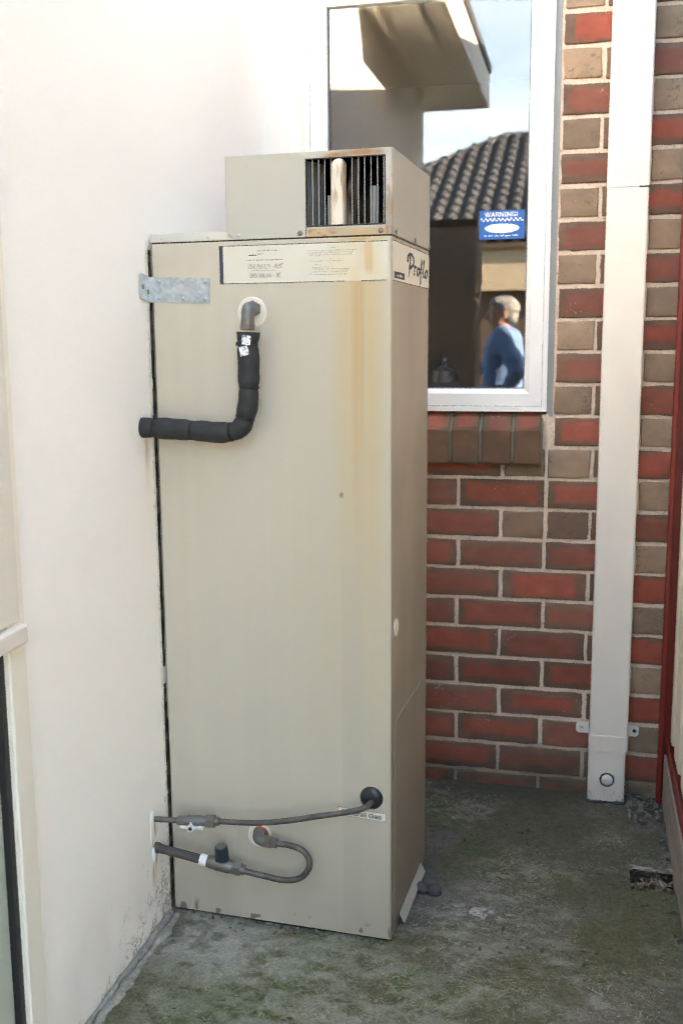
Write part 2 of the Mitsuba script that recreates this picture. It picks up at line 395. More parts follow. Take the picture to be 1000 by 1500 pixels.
prin('mat_ground', ground_col, .85, .3, bump=lambda p, n, uv: .6 * fbm(p.x * 140, p.y * 140, 0., 4) + .4 * fbm(p.x * 30, p.y * 30), scale=.0045, eps=.0012)
prin('mat_pit', lambda p, n, uv: mix((.045, .040, .034), (.14, .13, .11), smoothstep(.50, .75, fbm(p.x * 80 + p.y * 30, p.z * 120, 3.))), .9, .2)
prin('mat_leaf', lambda p, n, uv: mix((.13, .085, .055), (.34, .27, .20), cell_rand(dr.floor(p.x * 60), dr.floor(p.y * 60))), .8, .2)
prin('mat_grit', lambda p, n, uv: mix((.055, .05, .042), (.19, .175, .15), cell_rand(dr.floor(p.x * 70), dr.floor(p.y * 70), 3)), .9, .2)
prin('mat_stone', lambda p, n, uv: mix((.050, .050, .052), (.10, .098, .098), fbm(p.x * 60, p.y * 60, p.z * 60)), .85, .3)
prin('mat_fillet', lambda p, n, uv: mix((.40, .38, .34), (.22, .21, .185), fbm(p.x * 50, p.y * 50)) * (.75 + .4 * noise(p.x * 180, p.y * 180)), .9, .2, bump=lambda p, n, uv: fbm(p.x * 120, p.y * 120, p.z * 120), scale=.004)
prin('mat_strip', (.40, .375, .32), .5)
prin('mat_roof_tile', lambda p, n, uv: mix((.050, .050, .053), (.085, .085, .090), fbm(p.x * 4, p.y * 4, p.z * 4)), .55, .5)
prin('mat_brown_timber', lambda p, n, uv: mix((.055, .036, .024), (.075, .050, .034), fbm(p.x * 30, p.z * 2)), .7, .3)
prin('mat_house_brown', (.075, .048, .032), .8)
prin('mat_house_cream', (.40, .33, .23), .7)
prin('mat_skin', (.50, .26, .17), .55)
prin('mat_shirt', lambda p, n, uv: mix((.15, .24, .43), (.19, .29, .49), fbm(p.x * 20, p.y * 20, p.z * 20)), .85, .2)
prin('mat_trousers', (.025, .032, .055), .85)
prin('mat_hair', lambda p, n, uv: mix((.34, .33, .32), (.16, .155, .15), noise(p.x * 90, p.y * 90, p.z * 40)), .7)
prin('mat_blue', (.012, .11, .40), .4)
prin('mat_white_ink', (.80, .82, .85), .5)
prin('mat_ink_pale', (.36, .50, .62), .5)

# ------------------------------------------------------------------ ground: one sheet, graded to the horizon, with the broken pit
def graded(a, b, step, far):
    core = np.arange(a, b + step / 2, step)
    g = np.cumsum(step * 1.32 ** np.arange(1, 40)); g = g[g < far]
    return np.concatenate([(a - g)[::-1], core, b + g])


gx, gy = graded(-.82, .42, .008, 600), graded(-1.75, .06, .008, 600)
GX, GY = np.meshgrid(gx, gy, indexing='ij')
P3 = np.stack([GX * 6, GY * 6, GX * 0], -1)
fade = np.clip(1 - (np.maximum(np.abs(GX) - 1, 0) + np.maximum(np.abs(GY + .8) - 1.2, 0)) / 1.0, 0, 1)
GZ = ((meshkit.fbm(P3, 4, 2) - .5) * .010 + (meshkit.fbm(P3 * 9, 3, 5) - .5) * .0035) * fade
V = np.stack([GX, GY, GZ], -1).reshape(-1, 3)
ny = len(gy)
i, j = np.meshgrid(np.arange(len(gx) - 1), np.arange(ny - 1), indexing='ij')
cxm, cym = (gx[i] + gx[i + 1]) / 2, (gy[j] + gy[j + 1]) / 2
jag = .012 * (meshkit.noise(np.stack([cxm * 60, cym * 60, cxm * 0], -1), 4) - .5)
hole = (cxm > .238 + jag) & (cxm < .345) & (cym < -.428 + jag) & (cym > -.522 + jag)
q = np.stack([i * ny + j, (i + 1) * ny + j, (i + 1) * ny + j + 1, i * ny + j + 1], -1)[~hole]
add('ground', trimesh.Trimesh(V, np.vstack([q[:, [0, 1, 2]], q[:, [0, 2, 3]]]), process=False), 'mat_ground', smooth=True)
struct('ground')
pit = bx(.222, .36, -.535, -.414, -.055, -.003); pit.invert()
pit = pit.submesh([np.where(pit.triangles_center[:, 2] < -.01)[0]], append=True)
pit = pit.subdivide_to_size(.012)
pv = pit.vertices.copy(); pv += (meshkit.noise(pv * 90, 3)[:, None] - .5) * .010 * (pv[:, 2:3] < -.01); pit.vertices = pv
add('ground__pit_wall', pit, 'mat_pit', smooth=True)
LV = []
for k in range(120):
    L, W = rng.uniform(.018, .045), rng.uniform(.005, .012)
    t = np.linspace(-1, 1, 5)
    top = np.stack([t * L / 2, W / 2 * (1 - t**2), .004 * t**2], 1); bot = top * [1, -1, 1]; mid = np.stack([t * L / 2, t * 0, .004 * t**2 - .002], 1)
    v = np.vstack([top, mid, bot]); f = [(a + o, a + o + 1, a + o + 6) for a in range(4) for o in (0, 5)] + [(a + o, a + o + 6, a + o + 5) for a in range(4) for o in (0, 5)]
    m = trimesh.Trimesh(v, f, process=False)
    m.apply_transform(trimesh.transformations.euler_matrix(rng.normal(0, .5), rng.normal(0, .4), rng.uniform(0, 6.3)))
    m.apply_translation((rng.uniform(.25, .335), rng.uniform(-.512, -.436), rng.uniform(-.045, -.010))); LV.append(m)
add('leaf_litter', LV, 'mat_leaf')
stuff('leaf_litter', 'brown dry leaves lying in the broken pit in the concrete by the fence', 'leaves')
GR = []
for k in range(130):
    x, y = .245 + abs(rng.normal(0, .045)), -.005 - abs(rng.normal(0, .055))
    if x > .336: x = rng.uniform(.25, .335)
    s = rng.uniform(.003, .010); m = trimesh.creation.icosphere(subdivisions=0, radius=s)
    m.vertices = m.vertices * rng.uniform(.6, 1.3, (1, 3)) + rng.normal(0, s * .15, m.vertices.shape); m.apply_translation((x, y, s * .4)); GR.append(m)
for k in range(12):
    x, y, a, L = rng.uniform(.25, .33), rng.uniform(-.13, -.01), rng.uniform(0, 3.1), rng.uniform(.02, .05)
    GR.append(tube([(x, y, .006), (x + L * .5 * math.cos(a), y + L * .5 * math.sin(a), .012), (x + L * math.cos(a), y + L * math.sin(a), .006)], .0017, 5))
for k in range(26):
    y = rng.uniform(-.75, -.05); s = rng.uniform(.002, .006); m = trimesh.creation.icosphere(subdivisions=0, radius=s); m.apply_translation((.333 - abs(rng.normal(0, .012)), y, s * .4)); GR.append(m)
add('grit', GR, 'mat_grit'); stuff('grit', 'loose grit and twigs gathered at the foot of the downpipe and fence', 'grit')
FL = []
for k in range(60):
    x, y = rng.uniform(-.76, -.28), 0
    y = HY + math.tan(HTH) * (x - HX) - abs(rng.normal(.004, .006)); s = rng.uniform(.0015, .005)
    m = trimesh.creation.icosphere(subdivisions=0, radius=s); m.apply_translation((x, y, s * .5)); FL.append(m)
for k in range(50):
    x, y = rng.uniform(-.75, .33), rng.uniform(-1.5, -.05)
    if abs(x + .53) < .3 and abs(y + .66) < .24: continue
    s = rng.uniform(.0008, .0019); m = trimesh.creation.icosphere(subdivisions=0, radius=s); m.apply_translation((x, y, s * .5)); FL.append(m)
for k in range(14):
    x, y, a, L = rng.uniform(-.22, .30), rng.uniform(-1.3, -.1), rng.uniform(0, 3.1), rng.uniform(.010, .028)
    FL.append(tube([(x, y, .002), (x + L * .5 * math.cos(a), y + L * .5 * math.sin(a), .004), (x + L * math.cos(a + .3), y + L * math.sin(a + .3), .002)], .0012, 5))
add('crumbs', FL, 'mat_grit'); stuff('crumbs', 'fine crumbs scattered on the concrete along the base of the cabinet', 'crumbs')

# ------------------------------------------------------------------ brick wall
zc = lambda n: 2.1036 - .086 * n
bw = 'brick_wall'
tag(bw, 'red and brown brick wall with pale mortar behind the heater and downpipe', 'wall')
WX0, WX1, WZ0 = -.676, .012, 1.070           # window opening
bid = [0]


def brick(x0, x1, n, style):
    z1, z0 = zc(n) - .005, zc(n + 1) + .005
    x0, x1 = x0 + .005 + rng.normal(0, .0012), x1 - .005 + rng.normal(0, .0012)
    z0 += rng.normal(0, .0008); z1 += rng.normal(0, .0008)
    nx, nz = max(3, int((x1 - x0) / .028)), 4
    X = np.concatenate([[0, .0035], np.linspace(.0035, (x1 - x0) - .0035, nx)[1:-1], [x1 - x0 - .0035, x1 - x0]]) + x0
    Z = np.concatenate([[0, .003], np.linspace(.003, z1 - z0 - .003, nz)[1:-1], [z1 - z0 - .003, z1 - z0]]) + z0
    xx, zz = np.meshgrid(X, Z, indexing='ij'); A, B = xx.shape
    yy = (meshkit.noise(np.stack([xx * 35, zz * 35, xx * 0 + bid[0]], -1), 6) - .5) * .003 - .001 + rng.normal(0, .0008)
    ed = np.zeros((A, B), bool); ed[[0, -1]] = True; ed[:, [0, -1]] = True
    xx = xx + rng.normal(0, .0009, xx.shape) * ed; zz = zz + rng.normal(0, .0009, xx.shape) * ed
    yy = yy + ed * (.0032 + .002 * rng.random(xx.shape))
    front = np.stack([xx, yy, zz], -1).reshape(-1, 3)
    ring = [(a, 0) for a in range(A)] + [(A - 1, b) for b in range(1, B)] + [(a, B - 1) for a in range(A - 2, -1, -1)] + [(0, b) for b in range(B - 2, 0, -1)]
    ri = np.array([a * B + b for a, b in ring]); back = front[ri] + [0, .02, 0]
    i, j = np.meshgrid(np.arange(A - 1), np.arange(B - 1), indexing='ij')
    q = np.stack([i * B + j, (i + 1) * B + j, (i + 1) * B + j + 1, i * B + j + 1], -1).reshape(-1, 4)
    k = np.arange(len(ri)); kk = (k + 1) % len(ri); bb = A * B
    q2 = np.stack([ri[k], bb + k, bb + kk, ri[kk]], -1)
    V = np.vstack([front, back]); Q = np.vstack([q, q2])
    uv = np.stack([bid[0] + .01 + .98 * np.clip((V[:, 0] - x0) / (x1 - x0), 0, 1), style + .01 + .98 * np.clip((V[:, 2] - z0) / (z1 - z0), 0, 1)], 1)
    bid[0] += 1
    add(bw + '__brick', trimesh.Trimesh(V, np.vstack([Q[:, [0, 1, 2]], Q[:, [0, 2, 3]]]), process=False), 'mat_brick', smooth=True, uv=uv)


for n in range(-6, 25):
    joints = [0, .24] if n % 2 == 0 else [.12]
    if n < 12:
        if n % 2 == 0: brick(.014, .24, n, 0); brick(.24, .36, n, 2)
        else: brick(.014, .12, n, 2); brick(.12, .36, n, 0)
        continue
    if n == 12:
        brick(.014, .24, n, 0); brick(.24, .36, n, 2); continue
    if n % 2 == 0:
        for a in (-.72, -.48, -.24): brick(a, a + .24, n, 0 if rng.random() < .8 else 1)
        brick(0.0, .24, n, 0); brick(.24, .36, n, 2)
    else:
        for a in (-.84, -.60, -.36): brick(max(a, -.78), a + .24, n, 0)
        if n <= 15: brick(-.12, 0, n, 3); brick(0, .12, n, 2 if n < 15 else 3)
        else: brick(-.12, .12, n, 0)
        brick(.12, .36, n, 0)
for n in range(-6, -2):
    for a in ((-.72, -.48, -.24) if n % 2 == 0 else (-.60, -.36, -.12)):
        brick(a, a + .24 if a + .24 <= .01 else .014, n, 0)

# mortar: a rough sheet just behind the brick faces, with the window opening left out
mx, mz = np.arange(-.80, .3641, .004), np.arange(-.06, 2.80, .004)
MX, MZ = np.meshgrid(mx, mz, indexing='ij')
MY = .0042 + (meshkit.fbm(np.stack([MX * 70, MZ * 110, MX * 0], -1), 3, 8) - .5) * .0048
V = np.stack([MX, MY, MZ], -1).reshape(-1, 3); nz_ = len(mz)
i, j = np.meshgrid(np.arange(len(mx) - 1), np.arange(nz_ - 1), indexing='ij')
op = (mx[i] > WX0 - .002) & (mx[i] < WX1 - .002) & (mz[j] > WZ0 - .045) & (mz[j] < 2.235) & ((mx[i] < -.016) | (mz[j] > 1.073))
q = np.stack([i * nz_ + j, (i + 1) * nz_ + j, (i + 1) * nz_ + j + 1, i * nz_ + j + 1], -1)[~op]
add(bw + '__mortar', trimesh.Trimesh(V, np.vstack([q[:, [0, 1, 2]], q[:, [0, 2, 3]]]), process=False), 'mat_mortar', smooth=True)
# backing leaf, room behind the glass and the roof over it
core = [bx(.362, .77, .03, .20, -.05, 2.80), bx(-.80, .36, .022, .20, -.05, 1.03), bx(.016, .36, .022, .20, 1.03, 2.80), bx(-.80, .016, .022, .20, 2.235, 2.80), bx(.34, .36, .2, 3.2, -.05, 2.80)]
add(bw + '__backing', core, 'mat_room')
room = bx(-2.2, .34, .2, 3.2, .0, 2.7); room.invert()
room = room.submesh([np.where(room.triangles_center[:, 1] > .25)[0]], append=True)
add('room', room, 'mat_room'); struct('room')
rf = Polygon([(-.02, 2.79), (-.02, 2.84), (3.6, 4.20), (7.2, 2.84), (7.2, 2.79)])
m = trimesh.creation.extrude_polygon(rf, 6.76); m.apply_transform([[0, 0, 1, -6.0], [1, 0, 0, 0], [0, 1, 0, 0], [0, 0, 0, 1]])
add(bw + '__roof', m, 'mat_roof_tile')
# sloping sill of bricks on edge
edges = [-.012, -.091, -.178, -.260, -.343, -.427, -.511, -.594, -.676]
for k in range(8):
    x1, x0 = edges[k] - .004, edges[k + 1] + .004
    pts = []
    for X, s in ((x0, 1), (x1, -1)):
        for (yy, zz, oy, oz) in ((.022, 1.084, 0, 0), (-.036, 1.0425, .005, .004), (-.0405, 1.0345, .000, -.005), (-.037, .9465, 0, .004), (-.033, .940, .004, 0), (.022, .948, 0, 0)):
            b = rng.normal(0, .0011, 3)
            pts.append((X + s * .003, yy + b[1] * .6, zz + b[2])); pts.append((X, yy + .003, zz + (.003 if zz < 1 else -.003)))
    m = trimesh.Trimesh(np.array(pts)).convex_hull.subdivide().subdivide()
    uv = np.stack([bid[0] + .01 + .98 * np.clip((m.vertices[:, 0] - x0) / (x1 - x0), 0, 1), 4 + .01 + .98 * np.clip((m.vertices[:, 2] - .93) / .16, 0, 1)], 1); bid[0] += 1
    add(bw + '__sill_brick', trimesh.Trimesh(m.vertices, m.faces, process=False), 'mat_brick', smooth=False, uv=uv)
sm = trimesh.creation.extrude_polygon(Polygon([(.02, 1.078), (-.031, 1.038), (-.035, 1.030), (-.032, .950), (.02, .953)]), .664)
sm.apply_transform([[0, 0, 1, -.676], [1, 0, 0, 0], [0, 1, 0, 0], [0, 0, 0, 1]])
add(bw + '__sill_mortar', sm, 'mat_green_mortar')
add(bw + '__control_joint', [bx(-.0035, .0035, -.0008, .01, .72, 1.078, .0005)], 'mat_mortar')

# window: outer frame, sash with mitred corners, gasket, pane
wn = bw + '__window'
labels[wn] = {'label': 'white framed window reflecting a tiled roof and a man'}


def mitred(x0, x1, z0, z1, w, yf, yb, ch_):
    """Frame of four mitred rails with a sloped inner edge, seen from -y."""
    out = []
    o = [(x0, z0), (x1, z0), (x1, z1), (x0, z1)]; n_ = [(x0 + w, z0 + w), (x1 - w, z0 + w), (x1 - w, z1 - w), (x0 + w, z1 - w)]
    c = [(x0 + w - ch_, z0 + w - ch_), (x1 - w + ch_, z0 + w - ch_), (x1 - w + ch_, z1 - w + ch_), (x0 + w - ch_, z1 - w + ch_)]
    e = .0004
    for k in range(4):
        a, b = k, (k + 1) % 4
        pts = [(o[a][0], yf, o[a][1]), (o[b][0], yf, o[b][1]), (c[a][0], yf, c[a][1]), (c[b][0], yf, c[b][1]), (n_[a][0], yf + ch_ * .8, n_[a][1]), (n_[b][0], yf + ch_ * .8, n_[b][1])]
        pts += [(p_[0], yb, p_[2]) for p_ in pts]
        m = trimesh.Trimesh(np.array(pts)).convex_hull
        cen = m.vertices.mean(0); d = m.vertices - cen
        ax = 0 if k % 2 == 0 else 2
        m.vertices = m.vertices - np.sign(d) * np.eye(3)[ax] * e
        out.append(m)
    return out


for m in mitred(-.672, -.004, 1.0836, 2.2270, .0135, -.004, .06, .001): add(wn + '__frame', m, 'mat_pvc')
for nm, b in (('b', (-.6605, -.0155, .004, .03, 1.0955, 1.0985)), ('t', (-.6605, -.0155, .004, .03, 2.2115, 2.2145)), ('l', (-.6605, -.6575, .004, .03, 1.0985, 2.2115)), ('r', (-.0185, -.0155, .004, .03, 1.0985, 2.2115))):
    add(wn + '__gasket', bx(*b), 'mat_gasket')
for m in mitred(-.6572, -.0188, 1.0988, 2.2112, .0462, .001, .04, .013): add(wn + '__sash', m, 'mat_pvc')
for b in ((-.6111, -.0649, .013, .03, 1.1445, 1.1475), (-.6111, -.0649, .013, .03, 2.1655, 2.1685), (-.6111, -.6081, .013, .03, 1.1475, 2.165), (-.0679, -.0649, .013, .03, 1.1475, 2.165)):
    add(wn + '__bead', bx(*b), 'mat_gasket')
pane = trimesh.Trimesh([(-.615, .024, 1.14), (-.061, .024, 1.14), (-.061, .024, 2.205), (-.615, .024, 2.205)], [(0, 1, 2), (0, 2, 3)])
add(wn + '__pane', pane, 'mat_glass')
for nm, b in enumerate(((-.004, .013, .002, .02, 1.07, 2.235), (-.681, -.672, -.006, .02, 1.07, 2.235))):
    add(wn + '__sealant', bx(*b), 'mat_sealant_grey' if nm == 0 else 'mat_cream')
# warning sticker on the glass
st = numbered('warning_sticker'); count['warning_sticker'] = 0
SX0, SX1, SZ0, SZ1, SY = -.1945, -.0735, 1.5455, 1.6210, .0236
add('warning_sticker', on_front(extr(sbox(SX0, SZ0, SX1, SZ1), .0002), SY), 'mat_blue')
tag('warning_sticker', 'small blue and white warning sticker on the window glass', 'sticker')


def text_at(txt, x, z, width, height, bold=False, depth=.0002):
    m = meshkit.text_mesh(txt, height, depth, bold); b = m.bounds
    m.apply_translation((-b[0][0], 0, 0)); s = width / (b[1][0] - b[0][0]); m.apply_scale((s, 1, 1)); m.apply_translation((x, z, 0)); return m


add('warning_sticker__lettering', on_front(text_at('WARNING!', SX0 + .014, SZ1 - .0165, .088, .0115, True), SY - .0003), 'mat_white_ink')
sq = [sbox(SX0 + .003 + k * .0057, SZ1 - .0245 - (k % 2) * .0046, SX0 + .003 + k * .0057 + .0054, SZ1 - .0200 - (k % 2) * .0046) for k in range(20)]
add('warning_sticker__checker_band', on_front(extr(unary_union(sq), .0002), SY - .0003), 'mat_white_ink')
ov = affinity.scale(Point((SX0 + SX1) / 2, SZ0 + .0285).buffer(1, 24), .046, .0125)
add('warning_sticker__oval', on_front(extr(ov, .0002), SY - .0003), 'mat_white_ink')


def scribble(x0, x1, z, h, seed):
    """Print too small to read: short dashes, word by word."""
    r = random.Random(seed); out = []; x = x0
    while x < x1:
        w = r.uniform(1.2, 4.2) * h
        if x + w > x1: break
        for k in range(max(1, int(w / (h * .62)))):
            out.append(sbox(x + k * h * .62, z + r.uniform(0, .2) * h, x + k * h * .62 + h * .42, z + r.uniform(.65, 1.0) * h))
        x += w + h * .7
    return unary_union(out)


add('warning_sticker__small_print', on_front(extr(unary_union([scribble(SX0 + .036, SX0 + .080, SZ0 + .0320, .003, 1), scribble(SX0 + .030, SX0 + .088, SZ0 + .0240, .003, 2)]), .0002), SY - .0006), 'mat_ink_pale')
add('warning_sticker__small_print', on_front(extr(scribble(SX0 + .012, SX1 - .012, SZ0 + .0070, .0042, 3), .0002), SY - .0003), 'mat_white_ink')
# black lidded pot standing on the inner window ledge
add(bw + '__inner_ledge', bx(-.66, -.02, .065, .26, 1.105, 1.128, .003), 'mat_room')
pot = lathe([(0, 0), (.062, 0), (.066, .006), (.060, .012), (.040, .030), (.036, .048), (.033, .062), (.020, .072), (.009, .078), (.012, .090), (.008, .100), (0, .102)], (-.300, .15, 1.1285))
add('pot', pot, 'mat_black_plastic', smooth=35); tag('pot', 'black lidded pot on the inner window ledge behind the glass', 'pot')

# ------------------------------------------------------------------ rendered wall of the house on the left
rw = 'rendered_wall'
tag(rw, 'off white rendered house wall on the left with pale timber joinery', 'wall')
XW = -.786


def sheet_x(x, y0, y1, z0, z1, step, amp=0.0, seed=0):
    ys, zs = np.linspace(y0, y1, max(2, int((y1 - y0) / step) + 1)), np.linspace(z0, z1, max(2, int((z1 - z0) / step) + 1))
    Y, Z = np.meshgrid(ys, zs, indexing='ij')
    X = x + (meshkit.fbm(np.stack([Y * 5, Z * 5, Y * 0], -1), 3, seed) - .5) * amp
    n = len(zs); i, j = np.meshgrid(np.arange(len(ys) - 1), np.arange(n - 1), indexing='ij')
    q = np.stack([i * n + j, (i + 1) * n + j, (i + 1) * n + j + 1, i * n + j + 1], -1).reshape(-1, 4)
    return trimesh.Trimesh(np.stack([X, Y, Z], -1).reshape(-1, 3), np.vstack([q[:, [0, 1, 2]], q[:, [0, 2, 3]]]), process=False)


JY0, JY1, JZ1 = -2.30, -1.405, 2.10
add(rw + '__wall_face', [sheet_x(XW, JY1 - .001, -.004, -.03, 2.60, .02, .0025, 1)], 'mat_render', smooth=True)
add(rw + '__wall_face', [bx(-.95, XW, JY0, JY1, JZ1, 2.60), bx(-.95, XW, -2.82, JY0, -.03, 2.60), bx(-.97, -.95, -2.82, 0, -.03, 2.6)], 'mat_render')
add(rw + '__return_nib', bx(-.80, -.681, -.010, .02, -.03, 2.75, .002), 'mat_white_render')
# joinery at the left edge of the view
jw = rw + '__window'
labels[jw] = {'label': 'pale timber joinery with a pane at the left edge of the view'}
add(jw + '__casing', bx(-.83, XW + .014, JY1 - .052, JY1, -.01, JZ1, .003), 'mat_cream')
add(jw + '__casing', bx(-.83, XW + .014, JY0, JY0 + .052, -.01, JZ1, .003), 'mat_cream')
add(jw + '__sill', bx(-.83, XW + .030, JY0 + .053, JY1 - .0165, .802, .834, .004), 'mat_sash_cream')
add(jw + '__sash', bx(-.825, XW + .020, JY0 + .053, JY1 - .022, .838, JZ1 - .002, .003), 'mat_sash_cream')
add(jw + '__seal', bx(-.825, XW + .004, JY1 - .067, JY1 - .0525, -.005, .800), 'mat_black')
add(jw + '__lower_pane', bx(-.825, XW - .006, JY0 + .053, JY1 - .0675, -.005, .800, .002), 'mat_pane_pale')
# eave: soffit, battens, fascia, roof
EV = -1.16
add(rw + '__eave_soffit', bx(-.97, -.475, -2.94, EV, 2.555, 2.575), 'mat_soffit')
for x in (-.735, -.585): add(rw + '__eave_batten', bx(x - .02, x + .02, -2.92, EV, 2.535, 2.5545, .003), 'mat_soffit')
add(rw + '__fascia', bx(-.4745, -.450, -2.94, EV, 2.520, 2.69, .003), 'mat_cream')
add(rw + '__fascia', bx(-.97, -.450, -2.965, -2.941, 2.520, 2.69, .003), 'mat_cream')
m = trimesh.creation.extrude_polygon(Polygon([(-.44, 2.692), (-.44, 2.735), (-3.6, 4.05), (-6.8, 2.735), (-6.8, 2.692)]), 2.95 + EV)
m.apply_transform([[1, 0, 0, 0], [0, 0, -1, EV], [0, 1, 0, 0], [0, 0, 0, 1]])
add(rw + '__roof', m, 'mat_roof_tile')
add(rw + '__roof', bx(-1.6, XW - .002, EV + .001, 0, 2.605, 2.66), 'mat_roof_tile')
add(rw + '__back_walls', [bx(-6.6, -.97, -2.82, -2.7, -.03, 2.69), bx(-6.6, -.97, -2.7, 2.0, 2.6, 2.69)], 'mat_render')
# mortar fillet along the foot of the wall, split by a wandering crack
ys = np.arange(-1.62, -.848, .006); n1 = meshkit.fbm(np.stack([ys * 18, ys * 0, ys * 0], -1), 3, 3); n2 = meshkit.fbm(np.stack([ys * 40, ys * 0 + 5, ys * 0], -1), 3, 9)
for a, b, z0_, z1_, s in ((XW, XW + .010 + .014 * (n1 - .3), .008, .006, 0), (XW + .0125 + .014 * (n1 - .3), XW + .032 + .024 * (n2 - .5), .0065, .0020, 1)):
    a = np.broadcast_to(a, ys.shape); b = np.broadcast_to(b, ys.shape); mid = (a + b) / 2
    hz = .004 * (n2 - .5)
    rows = [np.stack([a, ys, ys * 0 - .004], 1), np.stack([a + .0006, ys, z0_ + hz], 1), np.stack([mid, ys, (z0_ + z1_) / 2 + .002 + hz], 1), np.stack([b - .001, ys, z1_ + hz * .5], 1), np.stack([b, ys, ys * 0 - .004], 1)]
    V = np.stack(rows, 1); A, B = V.shape[:2]; i, j = np.meshgrid(np.arange(A - 1), np.arange(B - 1), indexing='ij')
    q = np.stack([i * B + j, (i + 1) * B + j, (i + 1) * B + j + 1, i * B + j + 1], -1).reshape(-1, 4)
    add(rw + '__mortar_fillet', trimesh.Trimesh(V.reshape(-1, 3), np.vstack([q[:, [0, 1, 2]], q[:, [0, 2, 3]]]), process=False), 'mat_fillet', smooth=True)
# ragged old sealant between the wall and the cabinet
ws = trimesh.creation.icosphere(subdivisions=2, radius=1.0)


def blob(c, r, seed, amp=.5):
    m = ws.copy(); m.vertices = m.vertices * (1 + amp * (meshkit.fbm(m.vertices * 2.2 + seed, 3, seed) - .5))[:, None] * np.array(r); m.apply_translation(c); return m


SB = []
for k in range(150):
    z = 1.47 - 1.42 * rng.random() ** 1.5
    SB.append(blob((XW + rng.uniform(0, .0015), -.842 + rng.normal(0, .0025), z), (rng.uniform(.0008, .0022), rng.uniform(.0012, .0032), rng.uniform(.002, .014)), k, 1.2))
add(rw + '__sealant_bead', SB, 'mat_sealant', smooth=True)
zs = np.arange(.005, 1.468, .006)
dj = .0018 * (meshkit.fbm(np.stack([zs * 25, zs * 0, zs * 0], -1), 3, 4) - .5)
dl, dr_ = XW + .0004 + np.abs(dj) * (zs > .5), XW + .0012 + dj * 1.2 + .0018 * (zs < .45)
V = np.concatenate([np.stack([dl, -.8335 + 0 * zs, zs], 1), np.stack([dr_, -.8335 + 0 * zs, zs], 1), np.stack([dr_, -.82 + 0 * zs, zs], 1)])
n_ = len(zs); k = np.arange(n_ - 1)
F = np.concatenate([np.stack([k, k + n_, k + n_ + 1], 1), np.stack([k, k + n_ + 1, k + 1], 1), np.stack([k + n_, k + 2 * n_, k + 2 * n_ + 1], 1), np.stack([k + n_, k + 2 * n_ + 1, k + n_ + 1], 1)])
add(rw + '__dark_joint', trimesh.Trimesh(V, F, process=False), 'mat_joint')  # thin dark brown strip filling the gap between wall and cabinet

# ------------------------------------------------------------------ hot water unit (local frame: u right, v back, z up)
hw = 'water_heater'
tag(hw, 'tall beige gas water heater cabinet with barred flue box and rust stains', 'water heater')


def H(part, mesh, mat, smooth=30): return add(hw + '__' + part, mesh, mat, smooth=smooth, M=HM)


def rrect(u0, u1, v0, v1, r): return sbox(u0 + r, v0 + r, u1 - r, v1 - r).buffer(r, 6)


cab = trimesh.creation.extrude_polygon(rrect(-HW, 0, 0, HD, .0045), HT - .007, engine='earcut'); cab.apply_translation((0, 0, .007))
H('cabinet', cab, 'mat_cabinet')
H('base_plinth', bx(-HW + .008, -.008, .008, HD - .008, -.004, .0065), 'mat_dark_metal', False)
H('lid_seam', bx(-HW + .003, -.003, .003, HD - .003, HT, 1.4785), 'mat_dark_metal', False)
lid = trimesh.creation.extrude_polygon(Polygon([(.0, 1.4768), (.0, 1.4790), (.010, 1.4943), (HD - .01, 1.4943), (HD, 1.479), (HD, 1.4768)]), HW + .001)
lid.apply_transform([[0, 0, 1, -HW - .002], [1, 0, 0, 0], [0, 1, 0, 0], [0, 0, 0, 1]])
H('lid', lid, 'mat_flue', False)
ZB, ZT = 1.4772, 1.6365
outer = trimesh.creation.extrude_polygon(rrect(-.339, .0018, -.0022, .373, .005), ZT - ZB, engine='earcut'); outer.apply_translation((0, 0, ZB))
inner = trimesh.creation.extrude_polygon(rrect(-.3374, .0002, -.0006, .3714, .004), ZT - ZB, engine='earcut'); inner.apply_translation((0, 0, ZB - .0016))
fb = bool_(outer, inner)
fb = bool_(fb, bx(-.1713, -.0112, -.02, .05, 1.4950, 1.6240))
fb = bool_(fb, extr(Polygon([(-.36, 1.47), (-.3195, 1.47), (-.3195, ZB - .0001), (-.3405, 1.4947), (-.36, 1.4947)]), .6).apply_transform([[1, 0, 0, 0], [0, 0, -1, .5], [0, 1, 0, 0], [0, 0, 0, 1]]))
H('flue_box', fb, 'mat_flue')
H('flue_box__seam', bx(-.1720, -.1708, -.0027, -.0015, ZB, 1.4950), 'mat_dark_metal', False)
H('flue_box__rim', [bx(-.1713, -.0112, -.0015, .0045, 1.4952, 1.4985, .0005), bx(-.1713, -.1695, -.001, .0035, 1.4985, 1.624), bx(-.0130, -.0112, -.001, .0035, 1.4985, 1.624), bx(-.1695, -.0130, -.001, .0035, 1.6222, 1.624)], 'mat_dark_metal', False)
for u in (-.1585, -.1460, -.1335, -.1212, -.0790, -.0664, -.0540, -.0415, -.0290, -.0165):
    H('flue_box__bar', tube([(u, .0052, 1.497), (u + rng.normal(0, .0004), .0052, 1.56), (u, .0052, 1.623)], .0011, 8), 'mat_wire')
post = bx(-.1175, -.0945, -.0045, .004, 1.4985, 1.6230)
zz = np.linspace(0, 1, 9); prof = []
pz = np.concatenate([[1.4980], np.linspace(1.500, 1.606, 4), 1.606 + .0165 * np.sin(np.linspace(0, np.pi / 2, 8))[1:]])
pw = np.concatenate([[.0150], [.0150] * 4, .0150 * np.cos(np.linspace(0, np.pi / 2, 8))[1:] + .0004])
ang = np.linspace(np.pi, 2 * np.pi, 15); PV = []
for z_, w_ in zip(pz, pw): PV += [(-.1050 + w_ * math.cos(a), .004 + w_ * .75 * math.sin(a), z_) for a in ang]
